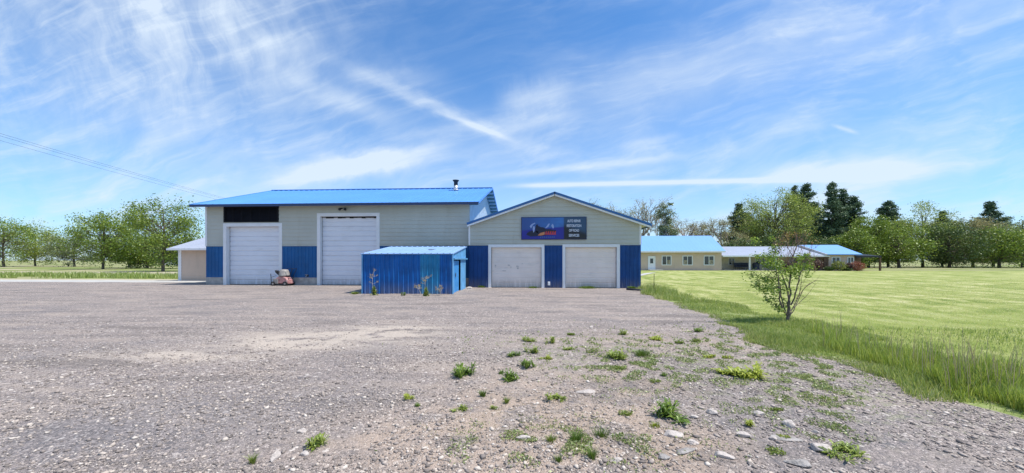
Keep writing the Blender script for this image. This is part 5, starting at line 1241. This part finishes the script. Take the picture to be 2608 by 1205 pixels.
W_ = [('leafy', 1162, 950, 60, 40, D_, 'dark green bushy weed, the one farthest toward the workshop doors'),
 ('leafy', 1289, 960, 50, 32, D_, 'dark green bushy weed, nearest of the close trio'), ('leafy', 1323, 930, 36, 30, D_, 'dark green bushy weed, farthest of the close trio'), ('leafy', 1258, 943, 17, 18, D_, 'smallest dark weed of the close trio'),
 ('leafy', 1289, 900, 32, 18, D_, 'small dark leafy weed beyond the close trio'), ('leafy', 1343, 892, 32, 26, Mi, 'upright yellowish weed between two low tufts'), ('leafy', 1328, 860, 34, 15, Mi, 'flat pair of weeds farthest out before the cream door'),
 ('leafy', 1383, 868, 26, 28, Mi, 'narrow upright green weed in front of the first cream door'), ('mat', 1437, 846, 20, 7, Mi, 'tiny flat green weed in front of the middle pier'), ('leafy', 1428, 882, 28, 10, Mi, 'flat yellow green weed in a row of low plants'),
 ('leafy', 1374, 906, 28, 13, Y_, 'spiky yellow green weed just past the close trio'), ('mat', 1246, 894, 14, 7, Mi, 'tiny weed alone on bare gravel near the small dark leafy one'), ('leafy', 1570, 846, 26, 17, Mi, 'green weed farthest away before the second cream door'),
 ('leafy', 1650, 857, 36, 14, Y_, 'yellow green weed leaning in the thin growth before the garage corner'), ('mat', 1710, 866, 26, 9, Mi, 'small flat weed right of the leaning yellow green one'), ('mat', 1752, 862, 22, 12, Mi, 'small flat weed near the isolated dark sprig'),
 ('leafy', 1757, 836, 24, 17, D_, 'isolated dark sprig on clean gravel nearest the lawn edge'), ('leafy', 1776, 900, 28, 12, Y_, 'yellow green weed between the isolated sprig and the wide patch'), ('leafy', 1545, 906, 58, 30, Mi, 'wide two crowned green weed beside the grassy clump'),
 ('tuft', 1615, 900, 58, 24, D_, 'dark grassy clump in the middle distance'), ('mat', 1490, 892, 34, 18, Mi, 'faint green mat beside the wide two crowned weed'), ('mat', 1832, 902, 32, 9, Y_, 'thin yellowish mat near the gravel edge'),
 ('leafy', 1880, 954, 80, 34, Y_, 'large bright yellow green weed patch'), ('leafy', 1828, 944, 56, 20, Y_, 'low bright weed joined to the side of the large yellow green patch'), ('mat', 1645, 966, 34, 10, Mi, 'flat green mat below the grassy clump'),
 ('leafy', 1671, 950, 18, 14, D_, 'small dark weed standing beside a flat green mat'), ('mat', 1560, 934, 30, 12, Mi, 'thin green mat below the wide two crowned weed'), ('leafy', 1398, 1010, 44, 24, Mi, 'fresh green weed beside the long pale flat stone'),
 ('leafy', 1686, 1056, 86, 44, D_, 'big spreading dark green rosette amid the coarse stones'), ('tuft', 1215, 1002, 20, 22, D_, 'upright dark tuft alone in the open gravel'), ('tuft', 1274, 1020, 15, 20, Mi, 'thin green tuft beyond the tan bare patch'),
 ('leafy', 1160, 1038, 34, 17, Mi, 'low green weed at the edge of the tan bare patch'), ('leafy', 1023, 1008, 24, 20, Y_, 'light green weed farthest toward the parked machine'), ('leafy', 1050, 1026, 12, 12, D_, 'tiny dark weed next to the light green one'),
 ('leafy', 1241, 1034, 14, 14, Mi, 'tiny weed between the thin tuft and the low green weed'), ('leafy', 789, 1124, 56, 36, Mi, 'round green weed on its own beside two white stones'), ('leafy', 1880, 1074, 26, 22, Y_, 'small bright weed among coarse dark stones'),
 ('mat', 1955, 1036, 30, 9, Mi, 'short green strip above the coarse stones'), ('leafy', 2122, 1138, 80, 32, Mi, 'wide green weed beside the large grey boulder'), ('tuft', 1448, 1124, 38, 42, D_, 'tall grassy tuft at the front of the yard'),
 ('tuft', 1512, 1108, 48, 30, D_, 'sprawling grassy tuft next to the tall one'), ('tuft', 1386, 1120, 36, 22, Mi, 'short grassy tuft on the tan soil'), ('tuft', 1490, 1166, 40, 42, D_, 'nearest grassy tuft at the very front'),
 ('mat', 1975, 1102, 46, 9, Y_, 'thin bright strip of weed on top of the flat slab of rock'), ('tuft', 635, 1172, 16, 34, Mi, 'thin upright green tuft at the very front of the dark gravel'), ('tuft', 1648, 1078, 36, 16, Y_, 'pale grassy tuft below the big rosette'),
 ('mat', 2075, 1012, 60, 16, Mi, 'green mat beside the lawn edge stones'), ('mat', 1575, 1048, 40, 14, Mi, 'faint green mat beyond the sprawling tuft'), ('tuft', 1405, 1172, 30, 22, D_, 'dark low tuft at the very front next to the nearest one'), ('mat', 1950, 1142, 60, 14, Mi, 'thin green mat among the coarse front stones')]
for w in W_: weed(*w)
# dry thistles by the shed
def thistle(px, py, hpx, label, seed, green=True, lean=0):
    x, y, zc = gp(px, py); z = gz(x, y); H = hpx/F*zc; r_ = np.random.default_rng(seed)
    t = thing('dry_thistle', (x, y, z), label, 'weed', 'thistles along the blue shed'); mb = MB()
    top = Vector((x+lean, y, z+H)); main = wob((x, y, z), top, 5, .03); mb.tube(main, [.014, .012, .010, .008, .006, .004], 5)
    C = []
    for k in range(9):
        f_ = r_.uniform(.45, 1); i = min(4, int(f_*5)); p = main[i].lerp(main[i+1], f_*5-i); d = Vector((r_.normal()*.8, r_.normal()*.5, r_.uniform(.3, .9))).normalized(); e = p+d*r_.uniform(.10, .26)
        mb.tube([p, p.lerp(e, .5)+Vector((0, 0, -.01)), e], [.006, .005, .004], 4); C.append(e)
    mb.build('stalk', M['dry_stalk'], t)
    n = 26*len(C); Cc = np.repeat(np.array(C), 26, 0)+r_.normal(size=(n, 3))*.028; V, Fc = leaves(Cc, .045, .014); npmesh('seed_heads', V, Fc, M['straw'], t)
    if green:
        n = 150; a = r_.uniform(0, 6.28, n); rr = np.abs(r_.normal(0, .07, n)); C = np.stack([x+.05+np.cos(a)*rr, y-.04+np.sin(a)*rr*.6, z+r_.random(n)*.42*np.clip(1-rr*4, .1, 1)], 1)
        V, Fc = leaves(C, r_.uniform(.09, .2, n), .035, up=1.0); npmesh('green_base', V, Fc, M['weed_mid'], t)
thistle(951, 754, 60, 'tall dry thistle with a leafy green base near the shed front corner', 3)
thistle(1083, 756, 46, 'dry thistle in front of the teal shed panel', 4, lean=.05)
thistle(1122, 755, 18, 'short dead stalk near the shed door corner', 7, green=False)
thistle(1072, 754, 24, 'short dry stalk beside the thistle at the teal panel', 8, green=False, lean=-.12)
for px, py, wpx, hpx, m, lb in ((1016, 745, 14, 10, D_, 'tiny green sprig at the middle of the shed front'), (1340, 725, 30, 6, D_, 'thin line of weeds under the first cream door'), (1480, 726, 60, 8, D_, 'weeds growing along the bottom of the second cream door'),
      (1590, 727, 26, 9, D_, 'green weed at the foot of the garage end panel'), (1212, 724, 16, 8, D_, 'little weed where the shed meets the garage'), (893, 741, 26, 8, Mi, 'flat weed in the shadow beside the shed')):
    weed('tuft' if hpx < 10 else 'leafy', px, py, wpx, hpx, m, lb)
# short black pipe lying at the garage corner
x0_, y0_, z0c = gp(1612, 741); pp = thing('black_pipe', (x0_, y0_, .03), 'short black drain pipe lying at the garage corner', 'pipe')
mb = MB(); mb.tube([(x0_-.25, y0_+.2, .09), (x0_, y0_, .07), (x0_+.35, y0_-.12, .06), (x0_+.62, y0_-.14, .06)], .055, 10); mb.build('pipe_body', M['metal_dark'], pp)
mb = MB(); mb.tube([(x0_-.27, y0_+.215, .09), (x0_-.22, y0_+.18, .09)], .07, 10); mb.build('pipe_collar', M['metal_dark'], pp)
# thin marker stake in the edge grass
sx_, sy_, _ = gp(1665, 747)
mb = MB(); mb.tube([(sx_, sy_, 0), (sx_+.02, sy_, .95)], .014, 5); tag(mb.build('marker_stake', M['bark_dark']), 'thin dark stake standing in the grass past the garage corner', 'stake')

# sparse low growth and straw lying through the gravel
def ground_cover():
    Cs = []
    for px, py, rx, ry, n in ((1620, 940, 170, 30, 1500), (1900, 900, 180, 40, 1500), (2080, 960, 110, 60, 1600), (1760, 985, 220, 40, 800), (1480, 1140, 220, 50, 1300), (1560, 880, 260, 26, 700),
                              (1980, 1030, 170, 60, 900), (2120, 1100, 70, 70, 500), (1290, 1150, 130, 40, 300), (1950, 850, 130, 26, 900)):
        a = rng.normal(px, rx*.6, n); b = rng.normal(py, ry*.6, n)
        a = np.concatenate([a+rng.normal(0, k_, n) for k_ in (0, 10, 20, 34)]); b = np.concatenate([b+rng.normal(0, k_, n) for k_ in (0, 4, 8, 14)])
        for u, v in zip(a, b):
            if v < 815: continue
            x, y, zc = gp(u, v)
            if x < float(edge_x(y)) and mnoise.noise(Vector((x*4, y*4, 2))) > .08: Cs.append((x, y, gz(x, y)+.006+rng.random()*.02, zc))
    C = np.array(Cs); V, Fc = leaves(C[:, :3], rng.uniform(.016, .034, len(C))*np.clip(C[:, 3]/4, 1, 3), rng.uniform(.008, .015, len(C))*np.clip(C[:, 3]/4, 1, 3), up=.5)
    tag(npmesh('creeping_weeds', V, Fc, M['cover']), 'thin scatter of creeping green weeds through the gravel', 'ground cover', kind='stuff')
    Cs = []
    for px, py, rx, ry, n in ((1330, 1090, 230, 70, 2600), (1650, 1120, 220, 60, 1200), (1500, 1000, 300, 60, 1500)):
        for u, v in zip(rng.normal(px, rx*.6, n), rng.normal(py, ry*.6, n)):
            if 860 < v < 1260: x, y, zc = gp(u, v); Cs.append((x, y, gz(x, y)+.008))
    C = np.array(Cs); n = len(C); V, Fc = leaves(C, rng.uniform(.02, .06, n), .0022, up=0); tag(npmesh('dry_straw', V, Fc, M['straw']), 'bits of dry straw lying on the tan soil', 'straw', kind='stuff')
ground_cover()

# ------------------------------------------------------------------ loose stones
def stones(name, n, smin, smax, m, label, pale):
    near = name == 'broken_stone'
    # octahedron-like stones with jittered corners, dense near the camera
    zc = 2.55+(4.6 if near else 7.5)*rng.random(n)**(1.2 if near else 1.7); u = rng.uniform(-1.42, 1.42, n)
    x = CT*u*zc-ST*zc; y = ST*u*zc+CT*zc
    keep = x < edge_x(y)-.02
    dens = np.array([mnoise.noise(Vector((a*1.1, b*1.1, 4))) for a, b in zip(x, y)])
    keep &= dens+rng.normal(0, .25, n) > -.15
    x, y, zc = x[keep], y[keep], zc[keep]; n = len(x)
    z = np.array([gz(a, b) for a, b in zip(x, y)])
    s = smin+(smax-smin)*rng.random(n)**3.2
    base = np.array([[1, 0, 0], [.3, .95, 0], [-.8, .6, 0], [-.8, -.6, 0], [.3, -.95, 0], [.35, .1, .8], [-.35, -.15, .75], [0, 0, -.6]], float)
    V = base[None]*(1+rng.normal(0, .2, (n, 8, 1)))*s[:, None, None]*.5*np.stack([rng.uniform(.8, 1.5, n), rng.uniform(.7, 1.1, n), rng.uniform(.45, .95, n)], 1)[:, None, :]
    a = rng.uniform(0, 6.28, n); ca, sa = np.cos(a)[:, None], np.sin(a)[:, None]
    Vx = V[..., 0]*ca-V[..., 1]*sa; Vy = V[..., 0]*sa+V[..., 1]*ca
    V = np.stack([Vx+x[:, None], Vy+y[:, None], V[..., 2]+(z+s*.12)[:, None]], -1).reshape(-1, 3)
    tri = np.array([[0, 1, 5], [1, 2, 5], [2, 6, 5], [2, 3, 6], [3, 4, 6], [4, 5, 6], [4, 0, 5], [0, 7, 1], [1, 7, 2], [2, 7, 3], [3, 7, 4], [4, 7, 0]])
    Fc = (np.arange(n)[:, None, None]*8+tri[None]).reshape(-1, 3)
    return tag(npmesh(name, V, Fc, m), label, 'gravel', kind='stuff')
def stonemat():
    m = bpy.data.materials.new('loose_stone'); m.use_nodes = True; T = NT(m.node_tree); b = T.n['Principled BSDF']; b.inputs['Roughness'].default_value = .9; b.inputs['Specular IOR Level'].default_value = .25
    g = T.new('ShaderNodeNewGeometry'); P = T.new('ShaderNodeTexCoord').outputs['Object']
    c = T.ramp(g.outputs['Random Per Island'], [(0, (.13, .11, .10)), (.3, (.23, .195, .175)), (.55, (.36, .30, .26)), (.78, (.52, .43, .36)), (.90, (.68, .58, .48)), (1, (.82, .73, .63))])
    c = T.mixc(.35, c, T.mixc(T.noise(P, 90, 3), (.14, .12, .105), (.50, .42, .35)))
    T.l.new(c, b.inputs['Base Color']); return m
SM = stonemat()
stones('broken_stone', 26000, .016, .046, SM, 'broken pale and dark stone lying thickly near the front of the yard', 0)
stones('loose_gravel', 70000, .009, .028, SM, 'loose small grey and pinkish gravel over the yard', 0)
stones('coarse_gravel', 8000, .022, .06, SM, 'coarser mixed stones lying among the small gravel', 0)
# extra coarse bed at the front right
_st = rng.bit_generator.state
Rk = [(1331, 1130, 44, 18, 'rock_pale', 'pale flat rock in the tan soil'), (1494, 1005, 50, 14, 'rock_pale', 'long pale flat stone beside a fresh green weed'), (769, 1105, 22, 18, 'rock_pale', 'round white stone beyond the round green weed'),
      (776, 1164, 26, 18, 'rock_pale', 'round white stone in front of the round green weed'), (700, 1178, 18, 34, 'rock_pale', 'narrow white splinter of rock at the very front'), (1718, 1116, 60, 20, 'rock_pale', 'pale sloping rock with a pointed end'),
      (1765, 1138, 30, 18, 'rock_pale', 'blunt cream coloured stone just below the pale sloping rock'), (1840, 1172, 50, 18, 'rock_pale', 'smooth whitish stone near the front boulder'), (1814, 1056, 28, 20, 'rock_pale', 'knobbly cream stone beside the big dark rosette'),
      (1766, 1068, 24, 14, 'rock_pale', 'small white stone touching the big dark rosette'), (1892, 1116, 34, 22, 'rock_pale', 'white angular rock near the small bright weed'), (1967, 1122, 20, 16, 'rock_pale', 'small white stone at the end of the flat slab'),
      (2010, 1090, 36, 24, 'rock_pale', 'pale rounded rock above the flat slab'), (2005, 1121, 66, 8, 'rock_grey', 'long thin flat slab of rock with weed on it'), (2090, 1152, 50, 34, 'rock_pale', 'large pale tan boulder beside the wide green weed'),
      (2036, 1190, 64, 24, 'rock_grey', 'dark grey half buried boulder at the very front'), (1506, 838, 12, 8, 'rock_pale', 'small white stone alone in the far gravel'), (1934, 1060, 26, 16, 'rock_pale', 'tan stone beyond the small bright weed'), (2078, 1104, 26, 14, 'rock_pale', 'cream stone above the large boulder'),
      (1570, 1185, 34, 16, 'rock_pale', 'cream stone at the very front beside the nearest tuft'), (1690, 1178, 40, 18, 'rock_grey', 'grey tan flat stone at the very front'), (1400, 1150, 20, 10, 'rock_pale', 'small tan stone near the pale flat rock'), (1745, 1160, 60, 16, 'rock_grey', 'low grey stone between two pale stones')]
for i, (px, py, w_, h_, m, lb) in enumerate(Rk):
    x, y, zc = gp(px, py-h_*.2, .03); W = w_/F*zc; H = h_/F*zc
    rock_mesh('loose_rock', x, y, W, max(W*.5, H*1.0), max(.02, H*.8), rng.uniform(-.35, .35), M[m], lb, 20+i, 'larger loose rocks in the gravel', zoff=-.26)
